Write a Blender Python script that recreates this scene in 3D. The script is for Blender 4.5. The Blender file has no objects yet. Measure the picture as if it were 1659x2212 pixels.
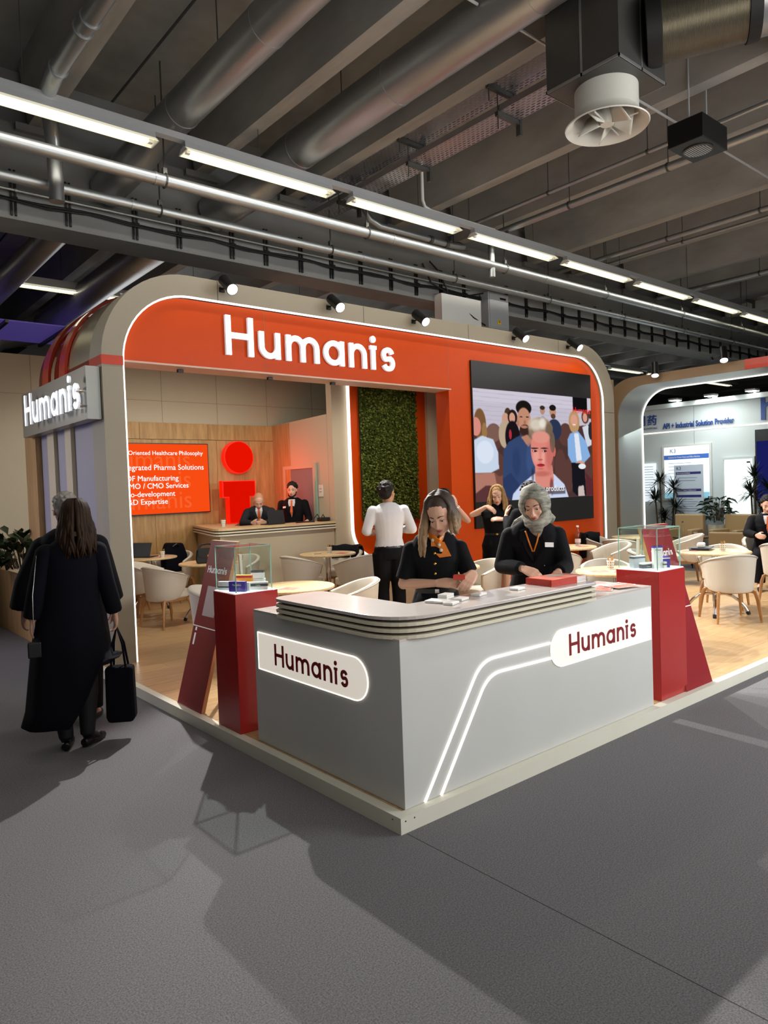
import bpy, math, random, bmesh
import numpy as np
from mathutils import Vector, Matrix, Euler
random.seed(7)
PI = math.pi
C = bpy.context.scene.collection
sc = bpy.context.scene

# ------------------------------------------------------------------ camera
CY, CP, CR, CF = 0.69737, -0.03261, -0.035457, 1548.48
_cy, _sy, _cp, _sp = math.cos(CY), math.sin(CY), math.cos(CP), math.sin(CP)
_f = Vector((_sy*_cp, _cy*_cp, _sp)); _r = Vector((_cy, -_sy, 0)); _u = _r.cross(_f)
_r2 = math.cos(CR)*_r + math.sin(CR)*_u; _u2 = -math.sin(CR)*_r + math.cos(CR)*_u
cam = bpy.data.objects.new('camera', bpy.data.cameras.new('camera'))
C.objects.link(cam)
m3 = Matrix((_r2, _u2, -_f)).transposed().to_4x4()
m3.translation = Vector((-2.27951, -2.67353, 1.72))
cam.matrix_world = m3
cam.data.sensor_fit = 'HORIZONTAL'; cam.data.sensor_width = 36.0
cam.data.lens = CF/1659*36.0
cam.data.clip_end = 200
sc.camera = cam

# ------------------------------------------------------------------ world, exposure
w = bpy.data.worlds.new('hall_air'); sc.world = w; w.use_nodes = True
w.node_tree.nodes['Background'].inputs[0].default_value = (0.55, 0.60, 0.70, 1)
w.node_tree.nodes['Background'].inputs[1].default_value = 0.05
sc.view_settings.view_transform = 'Standard'; sc.view_settings.look = 'None'
sc.view_settings.gamma = 1.0; sc.view_settings.exposure = 0.0
sc.view_settings.use_curve_mapping = False

def area(name, loc, target, sx, sy, power, col=(1,1,1), spread=180):
    l = bpy.data.lights.new(name, 'AREA'); l.shape = 'RECTANGLE'; l.size = sx; l.size_y = sy
    l.energy = power; l.color = col; l.spread = math.radians(spread)
    o = bpy.data.objects.new(name, l); C.objects.link(o); o.location = loc
    o.rotation_euler = (Vector(target)-Vector(loc)).to_track_quat('-Z', 'Y').to_euler()
    return o
def spot(name, loc, target, power, size=50, blend=0.4, col=(1,1,1), rad=0.03, parent=None):
    l = bpy.data.lights.new(name, 'SPOT'); l.energy = power; l.color = col
    l.spot_size = math.radians(size); l.spot_blend = blend; l.shadow_soft_size = rad
    o = bpy.data.objects.new(name, l); C.objects.link(o); o.location = loc
    o.rotation_euler = (Vector(target)-Vector(loc)).to_track_quat('-Z', 'Y').to_euler()
    return o
# rows of hall tubes behind and beside the viewer, neighbouring stands' light, added ceiling fill
area('hall_tube_row_light', (4, -1.6, 5.0), (4, -1.6, 0), 16, 0.25, 70, (1, .97, .9))
area('hall_tube_row_light', (4, -6.9, 5.0), (4, -6.9, 0), 16, 0.25, 65, (1, .97, .9))
area('hall_tube_row_light', (4, 3.72, 4.93), (4, 3.72, 0), 16, 0.12, 90, (1, .97, .88))
area('neighbour_stand_light', (7.0, -5.0, 3.2), (2.6, 0, 0.5), 3.5, 1.5, 172, (.93, .97, 1), 110)
area('neighbour_stand_light', (-4.5, 7.5, 1.2), (0.2, 5.6, .9), 1.5, 1.4, 9, (.55, .50, 1), 60)
area('ceiling_fill_light', (1.5, -5.5, 2.6), (3, 0, 6), 9, 2.5, 280, (1, .96, .92), 150)  # this and the next are added, unseen fills lifting the dark ceiling
area('ceiling_fill_light', (12, 12.0, 3.6), (12, 8, 6), 18, 3, 200, (.95, .98, 1), 150)
area('neighbour_stand_light', (-3.6, 8.6, 3.2), (0.1, 5.6, 1.5), 2, 1.2, 34, (1, .97, .93), 70)
# light inside the stand (hung behind the header)
for xx in (1.2, 3.0):
    spot('stand_interior_light', (xx, 4.95, 3.2), (xx+0.7, 7.6, 0.6), 115, 110, .6, (1, .93, .80), .06)
spot('stand_interior_light', (5.6, 4.95, 3.2), (5.8, 6.9, 1.6), 70, 100, .6, (1, .92, .8), .06)
area('stand_interior_glow', (2.5, 6.6, 3.85), (2.5, 6.9, 0), 3.4, 2.6, 40, (1, .93, .82))
area('stand_right_glow', (7.5, 2.4, 3.9), (7.2, 2.3, 0), 3.5, 2.5, 55, (1, .97, .92))
area('back_stand_glow', (12.6, 4.5, 3.3), (13.2, 4.5, 1), 0.8, 6, 90, (.93, 1, .99))

# ------------------------------------------------------------------ materials
def lin(c):
    if isinstance(c, str):
        c = [int(c[i:i+2], 16)/255 for i in (0, 2, 4)]
    return tuple((x/12.92 if x <= .04045 else ((x+.055)/1.055)**2.4) for x in c)
def nd(nt, t, **kw):
    n = nt.nodes.new(t)
    for k, v in kw.items():
        if k in n.inputs: n.inputs[k].default_value = v
        else: setattr(n, k, v)
    return n
def mat(name, col, rough=.5, metal=0, emis=0, ecol=None, noise=None, bump=None, trans=0, ior=1.45, alpha=1, spec=None, objvar=0, coat=0):
    """noise=(scale, amount, (sx,sy,sz), col2)  bump=(scale,strength)"""
    m = bpy.data.materials.new(name); m.use_nodes = True; nt = m.node_tree
    b = nt.nodes['Principled BSDF']; c = lin(col)
    b.inputs['Base Color'].default_value = (*c, 1)
    b.inputs['Roughness'].default_value = rough; b.inputs['Metallic'].default_value = metal
    b.inputs['IOR'].default_value = ior
    if spec is not None: b.inputs['Specular IOR Level'].default_value = spec
    if trans: b.inputs['Transmission Weight'].default_value = trans
    if alpha < 1: b.inputs['Alpha'].default_value = alpha
    if coat: b.inputs['Coat Weight'].default_value = coat
    if emis:
        b.inputs['Emission Color'].default_value = (*lin(ecol or col), 1)
        b.inputs['Emission Strength'].default_value = emis
    tc = None
    if noise or bump or objvar:
        tc = nd(nt, 'ShaderNodeTexCoord')
    out = None
    if noise:
        s, amt, scl, c2 = noise
        mp = nd(nt, 'ShaderNodeMapping'); mp.inputs['Scale'].default_value = scl
        nt.links.new(tc.outputs['Object'], mp.inputs[0])
        nz = nd(nt, 'ShaderNodeTexNoise', Scale=s, Detail=6.0, Roughness=.62)
        nt.links.new(mp.outputs[0], nz.inputs['Vector'])
        if objvar:
            oi = nd(nt, 'ShaderNodeObjectInfo'); va = nd(nt, 'ShaderNodeVectorMath', operation='ADD')
            cm = nd(nt, 'ShaderNodeCombineXYZ'); mu = nd(nt, 'ShaderNodeMath', operation='MULTIPLY'); mu.inputs[1].default_value = 37.
            nt.links.new(oi.outputs['Random'], mu.inputs[0])
            for i in range(3): nt.links.new(mu.outputs[0], cm.inputs[i])
            nt.links.new(mp.outputs[0], va.inputs[0]); nt.links.new(cm.outputs[0], va.inputs[1]); nt.links.new(va.outputs[0], nz.inputs['Vector'])
        mr = nd(nt, 'ShaderNodeMapRange'); mr.inputs['From Min'].default_value = .3; mr.inputs['From Max'].default_value = .7
        nt.links.new(nz.outputs['Fac'], mr.inputs['Value'])
        mx = nd(nt, 'ShaderNodeMix', data_type='RGBA'); mx.inputs[6].default_value = (*c, 1); mx.inputs[7].default_value = (*lin(c2), 1)
        ml = nd(nt, 'ShaderNodeMath', operation='MULTIPLY'); ml.inputs[1].default_value = amt
        nt.links.new(mr.outputs[0], ml.inputs[0]); nt.links.new(ml.outputs[0], mx.inputs[0])
        out = mx.outputs[2]
    if objvar:
        oi = nd(nt, 'ShaderNodeObjectInfo'); mr2 = nd(nt, 'ShaderNodeMapRange'); mr2.inputs['To Min'].default_value = 1-objvar; mr2.inputs['To Max'].default_value = 1+objvar
        nt.links.new(oi.outputs['Random'], mr2.inputs['Value'])
        hs = nd(nt, 'ShaderNodeHueSaturation'); nt.links.new(mr2.outputs[0], hs.inputs['Value'])
        if out: nt.links.new(out, hs.inputs['Color'])
        else: hs.inputs['Color'].default_value = (*c, 1)
        out = hs.outputs[0]
    if out: nt.links.new(out, b.inputs['Base Color'])
    if bump:
        bs, st = bump
        nb = nd(nt, 'ShaderNodeTexNoise', Scale=bs, Detail=4.0)
        nt.links.new(tc.outputs['Object'], nb.inputs['Vector'])
        bp = nd(nt, 'ShaderNodeBump', Strength=st, Distance=.01)
        nt.links.new(nb.outputs['Fac'], bp.inputs['Height']); nt.links.new(bp.outputs[0], b.inputs['Normal'])
    return m
def emit(name, col, s):
    m = bpy.data.materials.new(name); m.use_nodes = True; nt = m.node_tree
    nt.nodes.remove(nt.nodes['Principled BSDF'])
    e = nd(nt, 'ShaderNodeEmission'); e.inputs[0].default_value = (*lin(col), 1); e.inputs[1].default_value = s
    nt.links.new(e.outputs[0], nt.nodes['Material Output'].inputs[0]); return m
def attr_emit(name, s, base=0.0):
    m = bpy.data.materials.new(name); m.use_nodes = True; nt = m.node_tree
    nt.nodes.remove(nt.nodes['Principled BSDF'])
    a = nd(nt, 'ShaderNodeVertexColor'); a.layer_name = 'Col'
    e = nd(nt, 'ShaderNodeEmission'); e.inputs[1].default_value = s
    nt.links.new(a.outputs[0], e.inputs[0]); nt.links.new(e.outputs[0], nt.nodes['Material Output'].inputs[0]); return m
def attr_mat(name, rough=.6):
    m = bpy.data.materials.new(name); m.use_nodes = True; nt = m.node_tree
    a = nd(nt, 'ShaderNodeVertexColor'); a.layer_name = 'Col'
    b = nt.nodes['Principled BSDF']; b.inputs['Roughness'].default_value = rough
    nt.links.new(a.outputs[0], b.inputs['Base Color']); return m

M = {}
M['carpet'] = mat('grey_carpet', '545255', .95, noise=(150, .95, (1,1,1), '8a888a'), bump=(400, .35), spec=.1)
M['platform_edge'] = mat('white_platform_edge', 'd6d3c4', .45, noise=(3, .25, (1,1,1), 'c2bda8'))
M['plank'] = mat('laminate_plank', 'c3a278', .32, noise=(3.0, .8, (1.2,14,1), '9e7c50'), objvar=.07)
M['wood'] = mat('oak_laminate', 'b8935f', .5, noise=(2.2, .9, (9,9,1.0), '8f6b3c'), objvar=.05)
M['woodend'] = mat('oak_board', 'b48f60', .5, noise=(2.2, .8, (12,12,1.0), '8a683f'))
M['oak'] = mat('chair_oak', 'b07f4e', .4, noise=(4, .6, (10,10,1), '8f6236'))
M['tabletop'] = mat('pale_oak_top', 'd3bb90', .35, noise=(3, .8, (1.2,12,1), 'b4976a'))
M['beige'] = mat('beige_board', '938b7b', .6, noise=(1.5, .3, (1,1,1), '8a8272'))
M['beige2'] = mat('beige_wall_board', 'b3a78f', .55, noise=(1.2, .3, (1,1,1), 'a89b83'))
M['gold'] = mat('champagne_foil', 'a79f84', .32, .75, noise=(6, .4, (1,1,1), '8f8768'))
M['orange'] = mat('orange_panel', 'c84600', .42, noise=(.9, .4, (1,1,1), 'b43600'), spec=.25)
M['orangered'] = mat('red_orange_film', 'b8340f', .3, coat=.3)
M['rustfoil'] = mat('rust_foil', '84301a', .25, .6)
M['red'] = mat('red_podium_lacquer', 'a3201c', .32, coat=.2)
M['maroon'] = mat('glossy_red_acrylic', '8e2a2e', .2, coat=.4)
M['maroon_text'] = mat('maroon_vinyl', '7d1420', .4)
M['counter'] = mat('counter_grey_laminate', 'c2c2be', .5, noise=(2, .2, (1,1,1), 'aeada6'))
M['countertop'] = mat('pale_marble_top', 'c4bcb6', .22, noise=(3, .35, (1,1,1), 'ae9f97'), coat=.15)
M['plyband'] = mat('beige_ply_edge', 'cfc8b2', .5)
M['darkgap'] = mat('dark_recess', '3a342a', .7)
M['led'] = emit('white_led', 'fff8f0', 2.2)
M['ledsoft'] = emit('white_led_soft', 'fff6ea', 2)
M['letterglow'] = emit('lit_letter_face', 'f2f6ff', 2.6)
M['lettersideglow'] = mat('letter_side_acrylic', 'd8dde6', .4, emis=.4)
M['signglow'] = mat('backlit_opal_acrylic', 'e8dfd2', .4, emis=.62, noise=(2.3, .5, (1,1,1), 'c7b6a8'))
M['redglow'] = mat('lit_red_acrylic', 'e01000', .35, emis=.85)
M['redglowlow'] = mat('lit_red_acrylic_body', 'd81408', .35, emis=.6)
M['black'] = mat('black_metal', '121212', .4, .2)
M['screenblack'] = mat('black_screen_surface', '141414', .35)
M['concrete'] = mat('raw_concrete', '8e8e8a', .9, noise=(1.3, .8, (1,1,1), '6a6864'), bump=(12, .25), spec=.2)
M['concrete2'] = mat('concrete_rib', '9d9b96', .9, noise=(1.6, .8, (3,.4,1), '74716c'), bump=(14, .25), spec=.2)
M['concretebeam'] = mat('concrete_beam_face', '80817f', .9, noise=(1.8, .6, (.6,1,1), '666663'), bump=(14, .25), spec=.2)
M['zinc'] = mat('galvanised_duct', 'b0b2b2', .36, .8, noise=(1.5, .5, (1,.3,1), '6d6f70'))
M['zincpipe'] = mat('galvanised_pipe', 'a5a9aa', .42, .9, noise=(4, .4, (.3,1,1), '8e9294'))
M['zincdark'] = mat('dark_galvanised_box', '5c5c59', .45, .7, noise=(2, .5, (1,1,1), '474744'))
M['foil'] = mat('ribbed_foil_hose', '9c978a', .3, .9)
M['rubber'] = mat('black_rubber', '0d0d0d', .6)
M['white'] = mat('white_paint', 'd9d9d4', .4)
M['lampgrey'] = mat('luminaire_grey_steel', 'a6a9ab', .4, .2)
M['tube'] = emit('fluorescent_tube', 'fff8e0', 8)
M['reflector'] = mat('cream_reflector', 'f2ecd0', .35, emis=.55)
M['tray'] = mat('perforated_tray_steel', 'a9a6aa', .35, .85)
M['fan'] = mat('fan_white_enamel', 'c9c8c0', .35)
M['uphol'] = mat('cream_leatherette', 'c6beb0', .5, noise=(3, .3, (1,1,1), 'b8b0a2'))
M['uphol_dark'] = mat('cream_piping', 'a79f92', .5)
M['tan'] = mat('tan_leatherette', 'b0946a', .5)
M['chrome'] = mat('chrome', 'c8c8c8', .12, 1)
M['steelgrey'] = mat('brushed_steel_column', '9a9a9a', .3, .9)
M['glass'] = None
g = bpy.data.materials.new('clear_glass'); g.use_nodes = True; nt = g.node_tree
nt.nodes.remove(nt.nodes['Principled BSDF'])
tr = nd(nt, 'ShaderNodeBsdfTransparent'); tr.inputs[0].default_value = (.95, .98, .97, 1)
gl = nd(nt, 'ShaderNodeBsdfGlossy', Roughness=.02); fr = nd(nt, 'ShaderNodeLayerWeight', Blend=.35); ms = nd(nt, 'ShaderNodeMixShader')
pw = nd(nt, 'ShaderNodeMath', operation='POWER'); pw.inputs[1].default_value = 4.0; ml_ = nd(nt, 'ShaderNodeMath', operation='MULTIPLY_ADD'); ml_.inputs[1].default_value = .5; ml_.inputs[2].default_value = .035; nt.links.new(fr.outputs[1], pw.inputs[0]); nt.links.new(pw.outputs[0], ml_.inputs[0]); nt.links.new(ml_.outputs[0], ms.inputs[0]); nt.links.new(tr.outputs[0], ms.inputs[1]); nt.links.new(gl.outputs[0], ms.inputs[2])
nt.links.new(ms.outputs[0], nt.nodes['Material Output'].inputs[0]); M['glass'] = g
M['glassedge'] = mat('green_glass_edge', '8fb5a8', .2, alpha=.75)
M['bottleglass'] = mat('clear_bottle_glass', 'e6eef0', .05, trans=1.0)
M['moss'] = mat('preserved_moss', '4c5a22', .95, noise=(9, .9, (1,1,1), '2f3c14'), spec=.1)
M['mossback'] = mat('moss_backing', '1d240d', .95)
M['leaf'] = mat('dark_leaf', '23381a', .4, noise=(6, .6, (1,1,1), '16270f'))
M['leafdark'] = mat('palm_leaf', '16210f', .5)
M['stem'] = mat('plant_stem', '4a3b28', .8)
M['soil'] = mat('potting_soil', '1c150e', .95)
M['skin'] = mat('skin', 'cda28a', .5, spec=.35, noise=(6, .25, (1,1,1), 'c08c76'))
M['skin2'] = mat('skin_tan', 'b68566', .5, spec=.35)
M['lips'] = mat('lips', '9c4a48', .4)
M['eyewhite'] = mat('eye_white', 'd8d4ce', .3)
M['iris'] = mat('iris_dark', '1e1410', .2)
M['brow'] = mat('eyebrow_hair', '2a1c14', .8)
M['hairbrown'] = mat('brown_hair', '20130b', .6, spec=.2, noise=(40, .7, (1,1,.15), '3d2817'))
M['hairblonde'] = mat('dark_blonde_hair', '7a5f40', .6, spec=.2, noise=(40, .8, (1,1,.12), '3c2c1c'))
M['hairfair'] = mat('fair_hair', '9c7b4e', .6, spec=.2, noise=(40, .7, (1,1,.15), '6a4e2c'))
M['hairblack'] = mat('black_hair', '100c0b', .6, spec=.25, noise=(60, .5, (1,1,.4), '2a2422'))
M['hairgrey'] = mat('grey_hair', '8f8a84', .6, noise=(60, .6, (1,1,.4), '66615c'))
M['cloth_black'] = mat('black_cloth', '08080b', .85, spec=.2, noise=(5, .5, (1,1,1), '121218'))
M['cloth_navy'] = mat('navy_wool', '090a12', .9, spec=.15)
M['cloth_suit'] = mat('charcoal_suit', '24262b', .8, spec=.2)
M['cloth_white'] = mat('white_cotton', 'c8c8cc', .8, spec=.2)
M['tights'] = mat('black_tights', '0a0a0c', .7)
M['leatherblack'] = mat('black_leather', '0c0c0d', .35)
M['scarf_or'] = mat('orange_silk', 'd77a12', .45, noise=(28, .55, (1,1,1), 'b5571a'))
M['hijab'] = mat('grey_green_headscarf', 'aaa898', .75, noise=(13, 1.0, (1,1,3.5), '44433c'))
M['tie'] = mat('orange_tie', 'c5581c', .5)
M['badge'] = mat('white_badge', 'e2e0dc', .4)
M['paper'] = mat('white_paper', 'dcd8d4', .6)
M['brochure'] = mat('orange_brochure', 'cf4a30', .5, noise=(14, .5, (1,1,1), 'e0b8a8'))
M['brochred'] = mat('red_brochure_spine', 'b5301c', .5)
M['fabricpurple'] = mat('translucent_grey_panel', '8d8a96', .5)
M['doorgrey'] = mat('grey_door', '6c7078', .5)
M['standwhite'] = mat('white_stand_wall', 'cdd5d5', .5)
M['brown'] = mat('brown_board', '8b7358', .55)
M['silver'] = mat('silver_foil', 'a9b0ae', .38, .55)
M['bluetext'] = mat('blue_letters', '2b4a8f', .4)
M['navytext'] = mat('navy_print', '2a2a6c', .5)
M['posterglow'] = mat('lightbox_face', 'e6f2fa', .5, emis=.75)
M['posterblue'] = mat('lightbox_blue', '3a62ae', .5, emis=.5)
M['posterpale'] = mat('poster_pale', 'b9c6d4', .5)
M['print'] = mat('grey_print', '6d7a8c', .6)
M['whiteglow'] = mat('lit_white_panel', 'eef6f4', .5, emis=.75)
M['screenblue'] = emit('dark_blue_screen', '20246a', .7)
M['gold_metal'] = mat('gold_metal', 'c9a24a', .25, 1)
M['laptop'] = mat('laptop_shell', '17181a', .4)
M['purplebox'] = mat('purple_carton', '4b3a9a', .4)
M['orangebox'] = mat('amber_carton', 'dd9420', .4)
M['greybox'] = mat('dark_carton', '4a4a50', .4)
M['redvinyl'] = mat('red_print', 'c03030', .5)
M['whiteprint'] = mat('white_print', 'e8e2e2', .5, emis=.15)
M['cuptext'] = mat('cup_pattern', '6a5646', .6)
M['cup'] = mat('paper_cup', 'e2dccf', .6)
M['stick'] = mat('wooden_sticks', 'b58d4a', .6)
M['plaster'] = mat('plinth_board', 'd0cbbd', .5)

# ------------------------------------------------------------------ mesh helper
class MB:
    def __init__(s): s.v = []; s.f = []; s.m = []; s.T = Matrix.Identity(4)
    def add(s, vs, fs, mi=0):
        o = len(s.v)
        s.v += [tuple(s.T @ Vector(p)) for p in vs]
        s.f += [tuple(i+o for i in f) for f in fs]; s.m += [mi]*len(fs); return s
    def box(s, a, b, mi=0):
        x0, y0, z0 = a; x1, y1, z1 = b
        return s.add([(x0,y0,z0),(x1,y0,z0),(x1,y1,z0),(x0,y1,z0),(x0,y0,z1),(x1,y0,z1),(x1,y1,z1),(x0,y1,z1)],
            [(0,3,2,1),(4,5,6,7),(0,1,5,4),(1,2,6,5),(2,3,7,6),(3,0,4,7)], mi)
    def prism(s, poly, lo, hi, ax='z', mi=0):
        n = len(poly)
        def P(p, t):
            if ax == 'z': return (p[0], p[1], t)
            if ax == 'y': return (p[0], t, p[1])
            return (t, p[0], p[1])
        vs = [P(p, lo) for p in poly]+[P(p, hi) for p in poly]
        fs = [tuple(range(n))[::-1], tuple(range(n, 2*n))]+[(i, (i+1) % n, n+(i+1) % n, n+i) for i in range(n)]
        return s.add(vs, fs, mi)
    def strip(s, a, b, lo, hi, ax='z', closed=False, mi=0):
        """solid band between two outline polylines a (outer) and b (inner), extruded lo..hi"""
        n = len(a)
        def P(p, t):
            if ax == 'z': return (p[0], p[1], t)
            if ax == 'y': return (p[0], t, p[1])
            return (t, p[0], p[1])
        vs = [P(p, lo) for p in a]+[P(p, lo) for p in b]+[P(p, hi) for p in a]+[P(p, hi) for p in b]
        fs = []
        rng = range(n if closed else n-1)
        for i in rng:
            j = (i+1) % n
            fs += [(i, j, n+j, n+i), (2*n+i, 3*n+i, 3*n+j, 2*n+j), (i, 2*n+i, 2*n+j, j), (n+i, n+j, 3*n+j, 3*n+i)]
        if not closed:
            fs += [(0, n, 3*n, 2*n), (n-1, 3*n-1, 4*n-1, 2*n-1)]
        return s.add(vs, fs, mi)
    def cyl(s, p0, p1, r0, r1=None, n=16, caps=True, mi=0):
        return s.tube([p0, p1], [r0, r1 if r1 is not None else r0], n, caps, mi)
    def tube(s, pts, r, n=10, caps=True, mi=0, flat=None):
        pts = [Vector(p) for p in pts]; k = len(pts)
        if not hasattr(r, '__len__'): r = [r]*k
        vs = []; prev = None
        for i, p in enumerate(pts):
            t = (pts[min(i+1, k-1)]-pts[max(i-1, 0)])
            t = t.normalized() if t.length > 1e-9 else Vector((0,0,1))
            if prev is None:
                a = Vector((0,0,1)) if abs(t.z) < .9 else Vector((1,0,0))
                u = t.cross(a).normalized()
            else:
                u = (prev-t*prev.dot(t)); u = u.normalized() if u.length > 1e-6 else prev
            prev = u; v = t.cross(u)
            ri = r[i]
            ra, rb = ri if hasattr(ri, '__len__') else (ri, ri)
            for j in range(n):
                q = 2*PI*j/n
                vs.append(tuple(p+u*math.cos(q)*ra+v*math.sin(q)*rb))
        fs = [(i*n+j, i*n+(j+1) % n, (i+1)*n+(j+1) % n, (i+1)*n+j) for i in range(k-1) for j in range(n)]
        if caps: fs += [tuple(range(n))[::-1], tuple(range((k-1)*n, k*n))]
        return s.add(vs, fs, mi)
    def lathe(s, prof, c=(0,0,0), n=24, mi=0, caps=True):
        k = len(prof)
        vs = [(c[0]+r*math.cos(2*PI*j/n), c[1]+r*math.sin(2*PI*j/n), c[2]+z) for r, z in prof for j in range(n)]
        fs = [(i*n+j, i*n+(j+1) % n, (i+1)*n+(j+1) % n, (i+1)*n+j) for i in range(k-1) for j in range(n)]
        if caps: fs += [tuple(range(n))[::-1], tuple(range((k-1)*n, k*n))]
        return s.add(vs, fs, mi)
    def ell(s, c, r, rot=None, n=14, k=8, mi=0):
        R = Euler(rot).to_matrix() if rot else Matrix.Identity(3)
        vs = []
        for i in range(k+1):
            a = PI*i/k
            for j in range(n):
                b = 2*PI*j/n
                vs.append(tuple(Vector(c)+R @ Vector((r[0]*math.sin(a)*math.cos(b), r[1]*math.sin(a)*math.sin(b), r[2]*math.cos(a)))))
        fs = [(i*n+j, (i+1)*n+j, (i+1)*n+(j+1) % n, i*n+(j+1) % n) for i in range(k) for j in range(n)]
        return s.add(vs, fs, mi)
    def build(s, name, mats, parent=None, smooth=False, local=False, bevel=0, solid=0, kind=None, label=None, remesh=0, subs=0):
        v = s.v
        if parent is not None and not local:
            off = Vector((0,0,0)); p = parent
            while p is not None: off += Vector(p.location); p = p.parent
            v = [(a[0]-off.x, a[1]-off.y, a[2]-off.z) for a in v]
        me = bpy.data.meshes.new(name); me.from_pydata(v, [], s.f)
        if not isinstance(mats, (list, tuple)): mats = [mats]
        for q in mats: me.materials.append(q)
        if len(mats) > 1: me.polygons.foreach_set('material_index', s.m)
        if smooth: me.polygons.foreach_set('use_smooth', [True]*len(me.polygons))
        me.update()
        bm = bmesh.new(); bm.from_mesh(me)
        bmesh.ops.recalc_face_normals(bm, faces=bm.faces); bm.to_mesh(me); bm.free()
        if smooth == 'auto':
            me.set_sharp_from_angle(angle=math.radians(40))
        o = bpy.data.objects.new(name, me); C.objects.link(o)
        if parent is not None: o.parent = parent
        if bevel:
            b = o.modifiers.new('bevel', 'BEVEL'); b.width = bevel; b.segments = 2; b.limit_method = 'ANGLE'; b.angle_limit = math.radians(40)
        if remesh:
            b = o.modifiers.new('remesh', 'REMESH'); b.mode = 'VOXEL'; b.voxel_size = remesh; b.use_smooth_shade = True
            b = o.modifiers.new('smooth', 'SMOOTH'); b.iterations = 3; b.factor = .5
        if subs:
            b = o.modifiers.new('subsurf', 'SUBSURF'); b.levels = subs; b.render_levels = subs
        if kind: o['kind'] = kind
        if label: o['label'] = label
        return o
def thing(name, label, cat, loc=(0,0,0), rz=0, group=None):
    o = bpy.data.objects.new(name, None); C.objects.link(o); o.empty_display_size = .1
    o.location = loc; o.rotation_euler = (0,0,rz); o['label'] = label; o['category'] = cat
    if group: o['group'] = group
    return o
def tag(o, label, cat, group=None):
    o['label'] = label; o['category'] = cat
    if group: o['group'] = group
    return o
def struct(o): o['kind'] = 'structure'; return o
def copy_tree(o, parent=None, keep=True):
    c = o.copy(); C.objects.link(c)
    if parent is not None: c.parent = parent
    for ch in list(o.children): copy_tree(ch, c)
    return c
def bx(name, a, b, m, parent=None, **kw): return MB().box(a, b).build(name, m, parent, **kw)
def arc(cx, cy, r, a0, a1, n=12):
    return [(cx+r*math.cos(math.radians(a0+(a1-a0)*i/n)), cy+r*math.sin(math.radians(a0+(a1-a0)*i/n))) for i in range(n+1)]
def text_obj(name, s, size, m, parent, origin, xd, yd, ext=.002, align='LEFT', bold=0, xscale=1.0):
    """flat lettering lying in the plane spanned by xd (reading direction) and yd (up)"""
    cu = bpy.data.curves.new('t', 'FONT'); cu.body = s; cu.size = size; cu.align_x = align; cu.extrude = ext; cu.resolution_u = 3; cu.offset = bold
    t = bpy.data.objects.new('t', cu); C.objects.link(t)
    bpy.context.view_layer.update()
    me = bpy.data.meshes.new_from_object(t.evaluated_get(bpy.context.evaluated_depsgraph_get()))
    C.objects.unlink(t); bpy.data.objects.remove(t)
    xd = Vector(xd).normalized(); yd = Vector(yd).normalized(); zd = xd.cross(yd)
    mm = Matrix((xd*xscale, yd, zd)).transposed().to_4x4(); mm.translation = Vector(origin)
    off = Vector((0,0,0)); p = parent
    while p is not None: off += Vector(p.location); p = p.parent
    me.transform(Matrix.Translation(-off) @ mm); me.materials.clear(); me.materials.append(m)
    o = bpy.data.objects.new(name, me); C.objects.link(o)
    if parent is not None: o.parent = parent
    return o
# ---- the rounded sans wordmark, letters drawn as ribbons (units: cap height 1)
W_ = .148
def _seg(a, b, w=W_):
    a = Vector(a); b = Vector(b); d = (b-a).normalized(); n = Vector((-d.y, d.x))*w/2
    return ([tuple(a+n), tuple(b+n)], [tuple(a-n), tuple(b-n)])
def _path(pts, w=W_):
    P = [Vector(p) for p in pts]; A = []; B = []
    for i in range(len(P)):
        d = (P[min(i+1, len(P)-1)]-P[max(i-1, 0)]).normalized(); n = Vector((-d.y, d.x))*w/2
        A.append(tuple(P[i]+n)); B.append(tuple(P[i]-n))
    return (A, B)
def letters():
    h = W_/2; X = .70; L = {}
    L['H'] = [_seg((h,0),(h,1)), _seg((.79-h,0),(.79-h,1)), _seg((h,.5),(.79-h,.5))]
    x0, x1 = .96+h, 1.60-h; r = (x1-x0)/2
    L['u'] = [_path([(x0,X),(x0,r+h)]+arc(x0+r, r+h, r, 180, 360, 14)), _seg((x1,0),(x1,X))]
    x0, x1 = 1.79+h, 2.86-h; r = (x1-x0)/4
    L['m'] = [_seg((x0,0),(x0,X)), _path([(x0,X-r-h)]+arc(x0+r, X-r-h, r, 180, 0, 12)+[(x0+2*r,0)]), _path([(x0+2*r,X-r-h)]+arc(x0+3*r, X-r-h, r, 180, 0, 12)+[(x1,0)])]
    x0, x1 = 3.02, 3.73; rr = .35-h
    L['a'] = [_path([(3.02+.35+rr*math.cos(2*PI*i/28), .35+rr*math.sin(2*PI*i/28)) for i in range(29)]), _seg((x1-h,0),(x1-h,X))]
    x0, x1 = 3.92+h, 4.55-h; r = (x1-x0)/2
    L['n'] = [_seg((x0,0),(x0,X)), _path([(x0,X-r-h)]+arc(x0+r, X-r-h, r, 180, 0, 14)+[(x1,0)])]
    L['i'] = [_seg((4.81,0),(4.81,X)), _seg((4.69,X-.055),(4.93,X-.055), .11), ([(4.81+.095*math.cos(PI*i/8), .885+.1*math.sin(PI*i/8)) for i in range(9)], [(4.81+.095*math.cos(PI*i/8), .885-.1*math.sin(PI*i/8)) for i in range(9)])]
    r = .155
    L['s'] = [_path(arc(5.39, X-h-r, r, 15, 90, 6)+arc(5.37, X-h-r, r, 100, 235, 8)+arc(5.40, h+r, r+.01, 60, -90, 8)[0:]+arc(5.38, h+r, r+.01, -100, -160, 5))]
    return L
LT = letters()
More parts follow.
